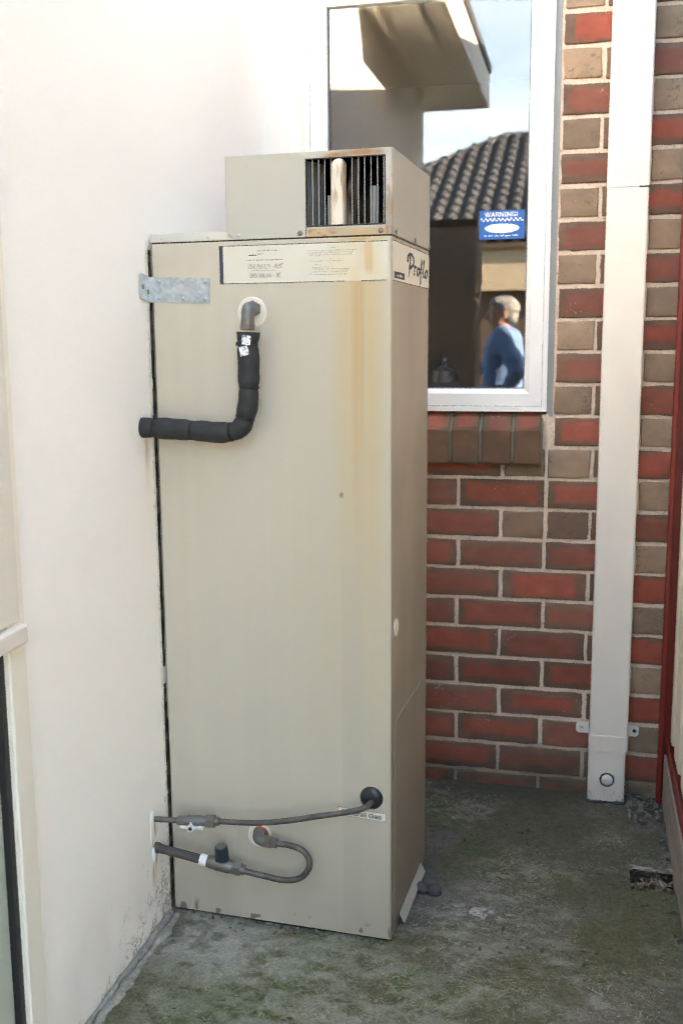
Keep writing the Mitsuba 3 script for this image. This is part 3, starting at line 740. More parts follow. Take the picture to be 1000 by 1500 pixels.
PF = [(r * 15 + c, r * 15 + c + 1, (r + 1) * 15 + c + 1) for r in range(len(pz) - 1) for c in range(14)] + [(r * 15 + c, (r + 1) * 15 + c + 1, (r + 1) * 15 + c) for r in range(len(pz) - 1) for c in range(14)]
H('flue_box__post', trimesh.Trimesh(PV, PF, process=False), 'mat_flue_post', True)
# inside the flue box
ib = bx(-.175, -.006, .008, .15, 1.4945, 1.6330); ib.invert(); ib = ib.submesh([np.where(ib.triangles_center[:, 1] > .01)[0]], append=True)
H('flue_box__inner_lining', ib, 'mat_flue_inner', False)
H('flue_box__baffle', trimesh.Trimesh([(-.173, .012, 1.496), (-.150, .060, 1.496), (-.150, .060, 1.622), (-.173, .012, 1.622)], [(0, 1, 2), (0, 2, 3)]), 'mat_flue_sheet', False)
H('flue_box__baffle', bx(-.136, -.118, .030, .033, 1.4965, 1.558), 'mat_flue_sheet', False)
H('flue_box__flue_pipe', tube([(-.086, .030, 1.497), (-.084, .030, 1.56), (-.080, .034, 1.622)], [.014, .012, .009], 18), 'mat_burnt', True)
H('flue_box__flue_pipe', tube([(-.048, .058, 1.497), (-.048, .058, 1.575)], .010, 16), 'mat_flue_sheet')


def screw(part, u, v, z, d, r=.0045, mat='mat_screw'):
    m = lathe([(0, 0), (r, 0), (r, r * .25), (r * .75, r * .55), (r * .4, r * .65), (0, r * .68)], (u, v, z), d, 14)
    return H(part, m, mat)


screw('screw', -.312, -.0022, 1.4845, (0, -1, 0), .0036); screw('screw', -.183, -.0022, 1.4845, (0, -1, 0), .0052, 'mat_screw_rusty'); screw('screw', -.0207, -.0022, 1.4845, (0, -1, 0), .0052, 'mat_screw_rusty')
for v in (.027, .206, .366): screw('screw', .0018, v, 1.4835, (1, 0, 0), .0048, 'mat_screw_rusty')
for u in (-.482, -.38): screw('screw', u, .002, 1.4840, (0, -.83, .55), .0028)
# wrap-round label: front and side plates, rules, print
LB0, LB1 = 1.3905, 1.4655
H('front_label', bx(-.3550, -.0065, -.0006, .0004, LB0, LB1), 'mat_label', False)
fl = hw + '__front_label'
labels[fl] = {'label': 'printed label strip with phone numbers, stained yellow at right'}
H('front_label__band', bx(-.3550, -.3470, -.0009, -.0005, LB0, LB1), 'mat_navy', False)
H('front_label__rule', [bx(-.3470, -.0500 - .0, -.0009, -.0005, LB1 - .0014, LB1), bx(-.046, -.0085, -.0009, -.0005, LB1 - .0014, LB1)], 'mat_print', False)
H('front_label__rule', [bx(-.3470, -.115, -.0009, -.0005, LB0, LB0 + .0012), bx(-.110, -.09, -.0009, -.0005, LB0, LB0 + .0010), bx(-.060, -.012, -.0009, -.0005, LB0, LB0 + .0013)], 'mat_print', False)
ux = lambda px: -.3549 + (px - 321) * .3504 / 249
lz = lambda px, py: 1.4658 - (py - (360 - (px - 321) * .032)) * .0751 / 56
H('front_label__phone_number', on_front(text_at('1300 365 115 - AUST', ux(364), lz(364, 393.5), .0746, .0088, False), -.0006), 'mat_print', False)
H('front_label__phone_number', on_front(text_at('0800 686 666 - NZ', ux(367), lz(367, 406.5), .0650, .0088, False), -.0006), 'mat_print', False)
sc = [scribble(ux(a), ux(b), lz(a, y), h, 20 + k) for k, (a, b, y, h) in enumerate(((363, 419, 382, .0026), (369, 411, 396.5, .0018), (378, 413, 368, .0022), (379, 391, 372.5, .0022)))]
sc.append(sbox(ux(365.5), lz(366, 374.5), ux(378), lz(366, 373)))
H('front_label__small_print', on_front(extr(unary_union(sc), .0002), -.0006), 'mat_print', False)
sc = [scribble(ux(a), ux(b), lz(a, y), .0019, 40 + k) for k, (a, b, y) in enumerate(((486, 497, 363), (453, 526, 368), (454, 525, 371), (455, 520, 374), (485, 497, 379), (455, 505, 383), (463, 475, 387), (460, 494, 391.5), (463, 517, 394), (458, 516, 398), (455, 512, 402)))]
H('front_label__small_print', on_front(extr(unary_union(sc), .0002), -.0006), 'mat_print_soft', False)
H('side_label', bx(-.0004, .0006, .0100, .3680, LB0, LB1 + .002), 'mat_label', False)
H('side_label__rule', [bx(.0005, .0009, .0100, .3680, LB0, LB0 + .0014), bx(.0005, .0009, .0100, .3680, LB1 + .0006, LB1 + .002)], 'mat_print', False)
H('side_label__block', bx(.0005, .0009, .022, .112, LB0 + .006, LB0 + .0185), 'mat_print', False)
strokes = []


def stroke(pts, w0, w1=None):
    p = spline(pts, 8); w1 = w0 if w1 is None else w1
    for a in range(len(p) - 1):
        w = w0 + (w1 - w0) * a / (len(p) - 1)
        strokes.append(LineString([p[a], p[a + 1]]).buffer(w / 2, 4))


# brush script, drawn stroke by stroke in units of cap height
stroke([(.10, -.16), (.20, .22), (.27, .60), (.30, .90)], .05, .15)
stroke([(.02, .66), (.06, .92), (.30, 1.06), (.56, .98), (.66, .76), (.58, .52), (.38, .40), (.24, .46)], .17, .12)
stroke([(.20, .36), (.26, .30), (.36, .34)], .16)
stroke([(.66, .42), (.76, .48), (.74, .26), (.72, .02)], .08, .13); stroke([(.74, .24), (.84, .46), (.93, .50), (.97, .44)], .06, .10)
stroke([(1.20, .44), (1.06, .34), (1.04, .12), (1.12, .02), (1.24, .12), (1.28, .34), (1.20, .46), (1.32, .40)], .11)
stroke([(1.36, .20), (1.52, .56), (1.60, .90), (1.56, .98), (1.50, .70), (1.46, .20), (1.42, -.26), (1.40, -.42)], .07, .13); stroke([(1.40, .42), (1.62, .44)], .06)
stroke([(1.66, .20), (1.80, .56), (1.88, .90), (1.84, .98), (1.77, .66), (1.75, .16), (1.82, .02), (1.92, .10)], .07, .10)
stroke([(2.14, .44), (2.00, .34), (1.97, .12), (2.05, .02), (2.18, .12), (2.22, .34), (2.14, .46), (2.26, .42)], .11)
sg = unary_union(strokes); sg = affinity.scale(sg, .092, .0375, origin=(0, 0)); sg = affinity.translate(sg, .142, 1.4125)
H('side_label__lettering', on_right(extr(sg, .0003), .0006), 'mat_print', False)
H('side_label__block_print', on_right(extr(scribble(.045, .104, LB0 + .0095, .005, 77), .0002), .0009), 'mat_label', False)
# side panel with a folded lip, plug, and the fuel sticker
H('access_panel', bx(-.0004, .0008, .030, .345, .030, .4860, .0003), 'mat_cabinet', False)
H('access_panel__lip', bx(.0002, .0024, .075, .288, .4872, .4888, .0004), 'mat_cabinet', False)
H('plug', lathe([(0, 0), (.019, 0), (.019, .0015), (.016, .003), (0, .0034)], (0, .040, .688), (1, 0, 0), 24), 'mat_sash_cream')
GZ_ = [(-.1160, .2795), (-.0120, .2755), (-.0120, .2925), (-.1160, .2965)]
H('fuel_sticker', on_front(extr(Polygon(GZ_), .0005), .0), 'mat_sticker', False)
H('fuel_sticker__edge', on_front(extr(Polygon(GZ_).buffer(.0012), .0002), .0), 'mat_print_soft', False)
ng = meshkit.text_mesh('Natural Gas', .0098, .0002, True); b_ = ng.bounds; ng.apply_translation((-b_[0][0], 0, 0)); ng.apply_scale((.086 / (b_[1][0] - b_[0][0]), 1, 1))
ng.apply_transform(trimesh.transformations.rotation_matrix(-.038, [0, 0, 1])); ng.apply_translation((-.1070, .2822, 0))
H('fuel_sticker__lettering', on_front(ng, -.0005), 'mat_print', False)
H('front_disc', lathe([(0, 0), (.0310, 0), (.0310, .0012), (.029, .0024), (0, .0026)], (-.2870, 0, 1.3335), (0, -1, 0), 40), 'mat_disc')
H('front_disc', lathe([(0, 0), (.0280, 0), (.0280, .0012), (.026, .0022), (0, .0024)], (-.2945, 0, .2090), (0, -1, 0), 40), 'mat_disc')
H('seal_ring', trimesh.creation.torus(.0155, .0022, major_sections=32, minor_sections=8).apply_transform(trimesh.transformations.rotation_matrix(np.pi / 2, [1, 0, 0])).apply_translation((-.2915, -.0030, .2140)), 'mat_seal_orange')

# galvanised angle bracket
gb = 'wall_bracket'
tag(gb, 'galvanised steel angle bracket screwed to the heater front and white wall', 'bracket')
gp = on_front(extr(sbox(-.5095, 1.3560, -.3765, 1.4100).buffer(.0), .0018), -.0004)
gp = on_front(extr(Polygon([(-.5095, 1.3575), (-.3790, 1.3535), (-.3765, 1.4035), (-.5095, 1.4085)]), .0018), -.0004)
add(gb + '__front_leg', gp, 'mat_galv', M=HM)
wl = extr(Polygon([(-.833, 1.3570), (-.880, 1.3640), (-.8845, 1.370), (-.8845, 1.4110), (-.880, 1.4140), (-.833, 1.4085)]), .0018)
add(gb + '__wall_leg', on_right(wl, XW + .0025), 'mat_galv')
for u in (-.4895, -.4370, -.3870):
    for k, z in enumerate((1.3990, 1.3645)):
        m = lathe([(0, 0), (.0045, 0), (.0043, .0012), (.0030, .0024), (0, .0028)], (u, -.0022, z + (-.4895 - u) * -.0 - (u + .4895) * .03), (0, -1, 0), 14)
        add(gb + '__screw', m, 'mat_screw', smooth=30, M=HM)
for yy, zz_ in ((-.872, 1.387), (-.848, 1.378)):
    add(gb + '__screw', lathe([(0, 0), (.0050, 0), (.0045, .002), (0, .003)], (XW + .0043, yy, zz_), (1, 0, 0), 12), 'mat_screw_rusty', smooth=30)

# lagged hot water pipe
lp = 'lagged_pipe'
tag(lp, 'black foam lagged pipe bending from the white wall up to the heater', 'pipe')
ip = np.array([(-.5285, -.057, 1.1035), (-.5151, -.055, 1.103), (-.4843, -.054, 1.1024), (-.4043, -.05, 1.0985), (-.3619, -.048, 1.0955), (-.3212, -.046, 1.0960), (-.2988, -.046, 1.1065), (-.2885, -.046, 1.1289), (-.2820, -.046, 1.1576), (-.2805, -.046, 1.1864), (-.2795, -.046, 1.229), (-.2800, -.046, 1.2705), (-.2790, -.046, 1.2945)])
fine = spline(ip, 16); arc = np.concatenate([[0], np.cumsum(np.linalg.norm(np.diff(fine, axis=0), axis=1))])
at = lambda k: arc[min(k * 16, len(arc) - 1)]
cuts = [at(0), at(2), at(3), at(5), at(7) - .004, at(9), at(11), at(12)]
for k in range(len(cuts) - 1):
    s0, s1 = cuts[k], cuts[k + 1]
    n_ = max(10, int((s1 - s0) / .003)); s = np.linspace(s0 + (.0004 if k else 0), s1 - .0004, n_)
    pts = np.stack([np.interp(s, arc, fine[:, c]) for c in range(3)], 1)
    e0 = np.exp(-(s - s0) / .006) * (k > 0); e1 = np.exp(-(s1 - s) / .006) * (k < len(cuts) - 2)
    R_ = (.0218, .0222, .0214, .0205, .0206, .0222, .0226)[k]
    r_ = R_ * (1 - .22 * (e0 + e1)) + .0012 * (meshkit.noise(np.stack([s * 45, s * 0 + k, s * 0], -1), 3) - .5)
    tb = tube(pts, r_, 28)
    tb.vertices = tb.vertices + (meshkit.fbm(tb.vertices * 42, 3, 2)[:, None] - .5) * .0022
    add(lp + '__foam_sleeve', tb, 'mat_foam', smooth=50, M=HM)
for k in range(1, len(cuts) - 1):
    s = cuts[k]; c = np.array([np.interp(s, arc, fine[:, i_]) for i_ in range(3)]); d = np.array([np.interp(s + .002, arc, fine[:, i_]) for i_ in range(3)]) - c; d /= np.linalg.norm(d)
    ring = lathe([(.0165, -.0021), (.0196, -.0021), (.0200, 0), (.0196, .0021), (.0165, .0021)], c, d, 28)
    nrm = np.cross(d, [0, -1, 0]); nrm /= np.linalg.norm(nrm)
    if k in (1, 6): hd = bx(-.003, .003, -.0035, .0035, -.003, .0045, .0008); hd.apply_translation(c + nrm * (-.0215 if k == 6 else .0215) * (1 if k == 6 else -1) * (1 if nrm[2] < .5 or k == 6 else -1) if k == 6 else c + np.array([0, 0, .0218])); ring = trimesh.util.concatenate([ring, hd])
    if k == 5: ring = trimesh.util.concatenate([ring, tube([c + np.array([.006, -.019, 0]), c + np.array([.019, -.011, -.001]), c + np.array([.024, -.004, -.002])], .0016, 8)])
    add(lp + '__cable_tie', ring, 'mat_tie', smooth=40, M=HM)
for (u, z, a) in ((-.2745, 1.2785, -.12), (-.2795, 1.2575, .22)):
    m = extr(sbox(-.0092, -.0092, .0092, .0092), .0006); m.apply_transform(trimesh.transformations.rotation_matrix(a, [0, 0, 1])); m.apply_translation((u, z, 0))
    add(lp + '__paper_tag', on_front(m, -.0703), 'mat_paper', M=HM)
hexn = lambda r, l: trimesh.creation.cylinder(radius=r, height=l, sections=6)
nut = [align(hexn(.0155, .010), (-.2815, -.043, 1.3035), (.03, .05, 1)), align(trimesh.creation.cylinder(radius=.0132, height=.014, sections=24), (-.2813, -.0425, 1.3150), (.02, .05, 1))]
add(lp + '__nut', nut, 'mat_brass', smooth=30, M=HM)
el = tube(spline([(-.2813, -.0415, 1.3170), (-.2812, -.0405, 1.3290), (-.2818, -.0330, 1.3385), (-.2826, -.0180, 1.3405), (-.2830, -.0020, 1.3400)], 6), [.0128] * 6 + [.0135] * 6 + [.0140] * 6 + [.0140] * 6 + [.014], 22)
add(lp + '__elbow', el, 'mat_brass_grey', smooth=40, M=HM)
add(lp + '__elbow_nut', align(hexn(.0165, .009), (-.2828, -.0075, 1.3402), (0, 1, 0)), 'mat_brass_grey', smooth=30, M=HM)

# gas pipe with its lever valve
gpk = 'gas_pipe'
tag(gpk, 'thin dark pipe with white lever valve rising to a black cap', 'pipe')
gpts = [(-.534, -.084, .256), (-.5105, -.078, .2557), (-.4596, -.068, .2543), (-.3664, -.055, .2574), (-.2846, -.052, .2627), (-.2144, -.05, .2757), (-.1461, -.046, .2925), (-.0794, -.040, .3080), (-.0516, -.030, .3150), (-.0415, -.012, .3200), (-.0415, .002, .321)]
add(gpk + '__tube', tube(spline(gpts, 10), .0062, 16), 'mat_pipe', smooth=40, M=HM)
A_, B_ = np.array(gpts[2]), np.array(gpts[3]); d_ = (B_ - A_) / np.linalg.norm(B_ - A_)
vb = lathe([(0, 0), (.0095, 0), (.0105, .004), (.0105, .018), (.0120, .022), (.0120, .052), (.0105, .056), (.0105, .064), (0, .064)], A_ + d_ * .002, d_, 24)
add(gpk + '__valve_body', vb, 'mat_brass_grey', smooth=35, M=HM)
add(gpk + '__nut', [align(hexn(.0150, .018), A_ + d_ * .0755, d_), align(trimesh.creation.cylinder(radius=.0095, height=.010, sections=20), A_ + d_ * .0885, d_)], 'mat_brass', smooth=30, M=HM)
lc = A_ + d_ * .036 + np.array([0, -.0085, -.0115])
lv = [bx(-.027, .027, -.0045, .0035, -.0038, .0042, .0018), align(trimesh.creation.cylinder(radius=.0085, height=.012, sections=20), (0, -.001, 0), (0, 1, 0)), align(trimesh.creation.cylinder(radius=.0062, height=.014, sections=16), (0, .002, .007), (0, 0, 1))]
lv = trimesh.util.concatenate(lv); lv.apply_transform(trimesh.transformations.rotation_matrix(-.06, [0, 1, 0])); lv.apply_translation(lc)
add(gpk + '__lever', lv, 'mat_white_plastic', smooth=30, M=HM)
add(gpk + '__lever_screw', align(trimesh.creation.cylinder(radius=.0040, height=.006, sections=14), lc + np.array([0, -.0055, 0]), (0, 1, 0)), 'mat_dark_metal', smooth=30, M=HM)
add(gpk + '__cap', lathe([(0, .0105), (.010, .0100), (.0185, .0080), (.0238, .0040), (.0248, .0010), (.0248, -.0003), (0, -.0003)], (-.0425, 0, .3255), (0, -1, 0), 40), 'mat_black_plastic', smooth=40, M=HM)
add(gpk + '__wall_sealant', [blob((XW, -.921, .258), (.004, .010, .019), 3, .9), blob((XW, -.926, .222), (.0025, .006, .018), 4, 1.0)], 'mat_tape', smooth=True)

# cold water pipe with its ribbed tap
cw = 'cold_water_pipe'
tag(cw, 'bent copper pipe with ribbed dark tap and white tape, lowest on heater', 'pipe')
c0 = np.array([(-.532, -.078, .190), (-.5089, -.072, .1867), (-.4045, -.058, .1649)])
add(cw + '__lagged_tube', tube(spline(c0, 10), .0098, 18), 'mat_pipe_lagging', smooth=40, M=HM)
add(cw + '__lagged_tube', tube([(-.5145, -.0730, .1880), (-.5020, -.0712, .1853)], .0118, 18), 'mat_pipe_lagging', smooth=40, M=HM)
dc = np.array([.1044, .014, -.0210]); dc /= np.linalg.norm(dc)
e0 = np.array([-.4045, -.058, .1649])
add(cw + '__tape', lathe([(0, 0), (.0112, 0), (.0122, .003), (.0122, .013), (.0112, .016), (0, .016)], e0 - dc * .008, dc, 24), 'mat_tape', smooth=35, M=HM)
add(cw + '__valve_body', lathe([(0, 0), (.0120, 0), (.0135, .006), (.0150, .026), (.0152, .050), (.0132, .058), (0, .058)], e0 + dc * .008, dc, 26), 'mat_brass', smooth=35, M=HM)
add(cw + '__nut', [align(hexn(.0160, .018), e0 + dc * .075, dc), align(trimesh.creation.cylinder(radius=.0112, height=.010, sections=20), e0 + dc * .088, dc)], 'mat_brass', smooth=30, M=HM)
kb = e0 + dc * .0430 + np.array([.002, -.004, .010]); kd = np.array([-.02, -.12, 1.0]); kd /= np.linalg.norm(kd)
add(cw + '__stem', align(trimesh.creation.cylinder(radius=.0070, height=.014, sections=16), kb, kd), 'mat_brass', smooth=30, M=HM)
ribs = Polygon([(r * math.cos(t), r * math.sin(t)) for k in range(18) for (r, t) in ((.0152, 2 * np.pi * (k + .12) / 18), (.0152, 2 * np.pi * (k + .58) / 18), (.0136, 2 * np.pi * (k + .68) / 18), (.0136, 2 * np.pi * (k + .98) / 18))])
kn = trimesh.creation.extrude_polygon(ribs, .030, engine='earcut'); kv = kn.vertices.copy(); kv[:, :2] *= (1 - .10 * (kv[:, 2:3] / .03)); kn.vertices = kv
add(cw + '__tap_knob', align(kn, kb + kd * .006, kd), 'mat_knob', M=HM)
add(cw + '__tap_knob__cap', align(trimesh.creation.cylinder(radius=.0118, height=.0020, sections=24), kb + kd * .0372, kd), 'mat_brass_grey', smooth=30, M=HM)
cpts = [e0 + dc * .085, (-.3113, -.050, .1475), (-.268, -.045, .1393), (-.2272, -.042, .1347), (-.1923, -.040, .1424), (-.1725, -.038, .1640), (-.1705, -.036, .1865), (-.1855, -.035, .2047), (-.2135, -.035, .2124), (-.2422, -.035, .2132), (-.2600, -.035, .2142)]
add(cw + '__copper_bend', tube(spline(cpts, 10), .0066, 18), 'mat_pipe', smooth=40, M=HM)
add(cw + '__union_nut', [align(hexn(.0140, .014), (-.2625, -.035, .2145), (1, 0, -.04)), align(hexn(.0118, .012), (-.249, -.035, .2135), (1, 0, -.04))], 'mat_brass', smooth=30, M=HM)
add(cw + '__elbow', tube(spline([(-.2680, -.035, .2146), (-.2800, -.034, .2165), (-.2885, -.026, .2180), (-.2905, -.012, .2175), (-.2905, -.001, .2170)], 6), .0125, 20), 'mat_brass_grey', smooth=40, M=HM)
add(cw + '__wall_sealant', [blob((XW, -.916, .176), (.0035, .010, .017), 8, .9)], 'mat_tape', smooth=True)

# ------------------------------------------------------------------ loose strip, stones
ls = bx(0, .232, -.0010, .0010, 0, .024, .0004)
ls.apply_transform(trimesh.transformations.rotation_matrix(-.50, [1, 0, 0])); ls.apply_transform(trimesh.transformations.rotation_matrix(np.pi / 2, [0, 0, 1]))
ls.apply_translation((.0145, .066, .010))
add('loose_strip', ls, 'mat_strip', M=HM); tag('loose_strip', 'narrow grey metal strip leaning against the bottom of the heater side', 'strip')
for k, (x, y, r) in enumerate(((-.2110, -.640, (.017, .015, .013)), (-.2420, -.634, (.018, .016, .013)))):
    m = blob((x, y, r[2] * .72), r, 20 + k, .7)
    add('stone', m, 'mat_stone', smooth=50)
tag('stone', 'dark grey stone lump on the concrete, farther from the heater', 'stone', 'dark stones beside the heater')
tag('stone_001', 'dark grey stone lump tucked behind the loose metal strip', 'stone', 'dark stones beside the heater')

# ------------------------------------------------------------------ downpipe
dp = 'downpipe'
tag(dp, 'off white rectangular downpipe strapped to the brick wall', 'downpipe')
DX0, DX1 = .1365, .2390


def dpipe(x0, x1, y0, y1, z0, z1, r=.006):
    m = trimesh.creation.extrude_polygon(sbox(x0 + r, y0 + r, x1 - r, y1 - r).buffer(r, 5), z1 - z0, engine='earcut'); m.apply_translation((0, 0, z0)); return m


add(dp + '__upper_length', dpipe(DX0 - .0008, DX1 + .0008, -.0630, -.0060, 1.657, 2.78), 'mat_downpipe', smooth=30)
add(dp + '__lower_length', dpipe(DX0, DX1, -.0620, -.0070, .1535, 1.656), 'mat_downpipe', smooth=30)
add(dp + '__joint_mark', bx(DX1 - .024, DX1 + .0014, -.0638, -.05, 1.6545, 1.6585), 'mat_dark_metal')
shoe = dpipe(DX0 - .0005, DX1 - .0035, -.0608, -.0072, .006, .1532)
add(dp + '__shoe', shoe, 'mat_downpipe', smooth=30)
add(dp + '__collar', dpipe(DX0 - .0015, DX1 + .0012, -.0650, -.0055, .1540, .1960), 'mat_downpipe', smooth=30)
for s, (a, b) in enumerate(((.1005, DX0 - .001), (DX1 + .001, .2705))):
    ear = sbox(a + (.008 if s == 0 else 0), .1805, b - (.008 if s else 0), .2125).union(sbox(a + .008 if s == 0 else a, .1885, b if s == 0 else b - .008, .2045))
    ear = sbox(a + .010, .1905, b - .010, .2025).buffer(.010, 6).union(sbox((a + b) / 2, .1805, b, .2125) if s == 0 else sbox(a, .1805, (a + b) / 2, .2125))
    add(dp + '__strap_ear', on_front(extr(ear, .0015), -.006), 'mat_downpipe')
    cx_ = (a + b) / 2 - (.002 if s == 0 else -.004)
    add(dp + '__strap_screw', lathe([(0, 0), (.0055 if s else .0048, 0), (.004, .0020), (0, .0024)], (cx_, -.0075, .1965), (0, -1, 0), 14), 'mat_dark_metal' if s else 'mat_screw', smooth=30)
add(dp + '__cap_ring', trimesh.creation.torus(.0178, .0026, major_sections=36, minor_sections=8).apply_transform(trimesh.transformations.rotation_matrix(np.pi / 2, [1, 0, 0])).apply_translation((.1880, -.0615, .0690)), 'mat_dark_metal', smooth=True)
add(dp + '__cap', lathe([(0, .0075), (.009, .0070), (.0148, .0045), (.0168, .001), (.0168, -.002), (0, -.002)], (.1880, -.0608, .0690), (0, -1, 0), 32), 'mat_white_plastic', smooth=40)
add(dp + '__foot_grime', [blob((rng.uniform(DX0, DX1), -.062, .004), (.006, .004, .004), 60 + k, .9) for k in range(9)], 'mat_stone', smooth=True)

# ------------------------------------------------------------------ fence
fe = 'fence'
tag(fe, 'cream metal sheet fence with dark red post and rail on the right', 'fence')
FY = (-.012, -2.42)
add(fe + '__post', [bx(.3225, .3345, -.042, -.012, -.01, 1.86, .002), bx(.3345, .372, -.0145, -.012, -.01, 1.86), bx(.372, .384, -.042, -.012, -.01, 1.86, .002)], 'mat_red_paint')
for y in FY[1:]:
    add(fe + '__post', [bx(.336, .390, y - .03, y + .03, -.01, 1.86, .003)], 'mat_red_paint')
PITCHR, AMP = .19, .020
for y1, y0 in zip(FY[:-1], FY[1:]):
    ya, k = y1 - .024 if y1 > -.1 else y1 - .032, 0
    yy = []; xx = []
    y = ya
    while y > y0 + .04:
        for dy, xo in ((0, 0), (.010, -.0), (.045, AMP * .0), (.060, AMP), (.105, AMP), (.120, 0), (.150, 0), (.157, .004), (.164, 0)):
            if y - dy > y0 + .032: yy.append(y - dy); xx.append(.3535 + xo)
        y -= PITCHR
    n_ = len(yy); zs_ = (.19, .8, 1.79)
    V = [(xx[a], yy[a], z) for a in range(n_) for z in zs_]
    F = []
    for a in range(n_ - 1):
        for c in range(2):
            p0 = a * 3 + c; F += [(p0, p0 + 3, p0 + 4), (p0, p0 + 4, p0 + 1)]
    add(fe + '__panel', trimesh.Trimesh(V, F, process=False), 'mat_fence_cream')
    add(fe + '__bottom_rail', [bx(.3425, .3455, y0 + .033, ya + .002, .150, .195, .001), bx(.3455, .385, y0 + .033, ya + .002, .150, .153)], 'mat_red_paint')
    add(fe + '__top_rail', [bx(.345, .392, y0 + .033, ya + .002, 1.775, 1.815, .002)], 'mat_red_paint')
    pl = bx(.3385, .372, y0 + .032, ya + .004, -.03, .1485, .004)
    add(fe + '__plinth', pl, 'mat_plinth')

# ------------------------------------------------------------------ what stands behind the camera and shows in the glass
# tiled house
th = 'tiled_house'
tag(th, 'brown house under a grey tiled roof, reflected in the window', 'house')
EY, EZ, SL = -16.0, 3.02, .50
RL = 5.6
tiles_v, tiles_f = [], []
ROWS, CW = 15, .285
sl_len = RL * math.sqrt(1 + SL * SL); gauge = sl_len / ROWS
cols = int(13 / CW); x_first = -8.0
sub = 8
tn = np.array([0, SL, 1]) / math.sqrt(1 + SL * SL); td = np.array([0, -1, SL]) / math.sqrt(1 + SL * SL)
base = 0
for r in range(ROWS):
    xs = x_first + np.arange(cols * sub + 1) * CW / sub
    hgt = .135 * np.abs(np.sin(np.pi * (xs / CW))) ** 1.2 + .012
    s0_, s1_ = r * gauge - .04, (r + 1) * gauge
    for (s, lift) in ((s0_, -.02), (s0_, .060), (s1_, .0)):
        P = np.array([0, EY, EZ]) + td * s
        tiles_v.append(np.stack([xs, P[1] + tn[1] * (hgt + lift), P[2] + tn[2] * (hgt + lift)], 1))
    n_ = len(xs)
    for l in (0, 1):
        a = base + l * n_ + np.arange(n_ - 1)
        tiles_f.append(np.stack([a, a + 1, a + 1 + n_], 1)); tiles_f.append(np.stack([a, a + 1 + n_, a + n_], 1))
    base += 3 * n_
TV, TF = np.vstack(tiles_v), np.vstack(tiles_f)
# hip: cut the slope along the line that climbs from the left eave to the ridge end
hx0, hx1 = -6.6, -1.75
sfrac = (EY - TV[:, 1]) / RL
keep = (TV[:, 0] > hx0 + (hx1 - hx0) * np.clip(sfrac, 0, 1) - .02)
TF = TF[keep[TF].all(1)]
tm = trimesh.Trimesh(TV, TF, process=False); tm.remove_unreferenced_vertices()
add(th + '__roof__tiles', tm, 'mat_roof_tile'); stuff(th + '__roof__tiles')
rz = EZ + SL * RL; ry = EY - RL
add(th + '__roof', trimesh.Trimesh([(hx0, EY, EZ - .03), (5, EY, EZ - .03), (5, ry, rz - .03), (hx1, ry, rz - .03), (hx0, EY - 2 * RL, EZ - .03), (5, EY - 2 * RL, EZ - .03)], [(0, 1, 2), (0, 2, 3), (0, 3, 4), (4, 3, 2), (4, 2, 5)]), 'mat_roof_tile')
add(th + '__roof__ridge_cap', [tube([(hx1, ry, rz + .04), (5, ry, rz + .04)], .10, 10), tube([(hx0, EY + .02, EZ + .03), (hx1, ry, rz + .05)], .10, 10)], 'mat_roof_tile', smooth=30)
add(th + '__wall', bx(hx0 + .5, 4.8, EY - 10, EY - .5, -.05, EZ - .05), 'mat_house_brown')
add(th + '__garage_beam', bx(-1.93, 4.0, EY - .49, EY - .10, 2.20, 2.99), 'mat_house_cream')
add(th + '__garage_door', bx(-1.80, 3.8, EY - .49, EY - .40, -.02, 2.18), 'mat_house_brown')
add(th + '__gutter', bx(hx0, 5, EY - .02, EY + .06, EZ - .10, EZ - .01, .01), 'mat_house_brown')
# brown timber screen with a small slatted opening
sn = 'timber_screen'
tag(sn, 'dark brown timber screen with a pale slatted opening, reflected in the window', 'screen')
SXR, SXL, SY_, ZTOP = -.568, -2.2, -3.6, 2.02
add(sn + '__board', [bx(-.600, SXR, SY_ - .03, SY_, -.03, ZTOP, .004)], 'mat_brown_timber')
add(sn + '__board', [bx(-.690, -.603, SY_ - .03, SY_, -.03, 1.650, .003)], 'mat_brown_timber')
add(sn + '__board', [bx(-.690, -.603, SY_ - .03, SY_, 1.825, ZTOP, .003)], 'mat_brown_timber')
x = -.693
while x > SXL:
    add(sn + '__board', bx(x - .14, x, SY_ - .03 - rng.uniform(0, .003), SY_ - rng.uniform(0, .003), -.03, ZTOP, .003), 'mat_brown_timber'); x -= .143
for k in range(4):
    add(sn + '__slat', bx(-.686 + k * .0215, -.673 + k * .0215, SY_ - .02, SY_ - .008, 1.651, 1.824), 'mat_house_cream')

# unseen neighbouring house added beyond the fence to shape shade in the alley
nh = 'added_shade_house'
zt = lambda y: 2.875 + .2225 * (-.17 - y)
m = trimesh.creation.extrude_polygon(Polygon([(-3.2, -.05), (4.2, -.05), (4.2, zt(4.2) - .081), (-3.2, zt(-3.2) - .081)]), 1.75)
m.apply_transform([[0, 0, 1, .80], [1, 0, 0, 0], [0, 1, 0, 0], [0, 0, 0, 1]])
add(nh + '__wall', m, 'mat_house_brown')
m = trimesh.creation.extrude_polygon(Polygon([(-3.24, zt(-3.24) - .08), (4.3, zt(4.3) - .08), (4.3, zt(4.3)), (-3.24, zt(-3.24))]), 1.8)
m.apply_transform([[0, 0, 1, .78], [1, 0, 0, 0], [0, 1, 0, 0], [0, 0, 0, 1]])
add(nh + '__roof', m, 'mat_roof_tile')
tag(nh, 'unseen single pitch house added behind the metal fence to shape the shade', 'house')

# man in a blue shirt
mfd = manifold3d.Manifold


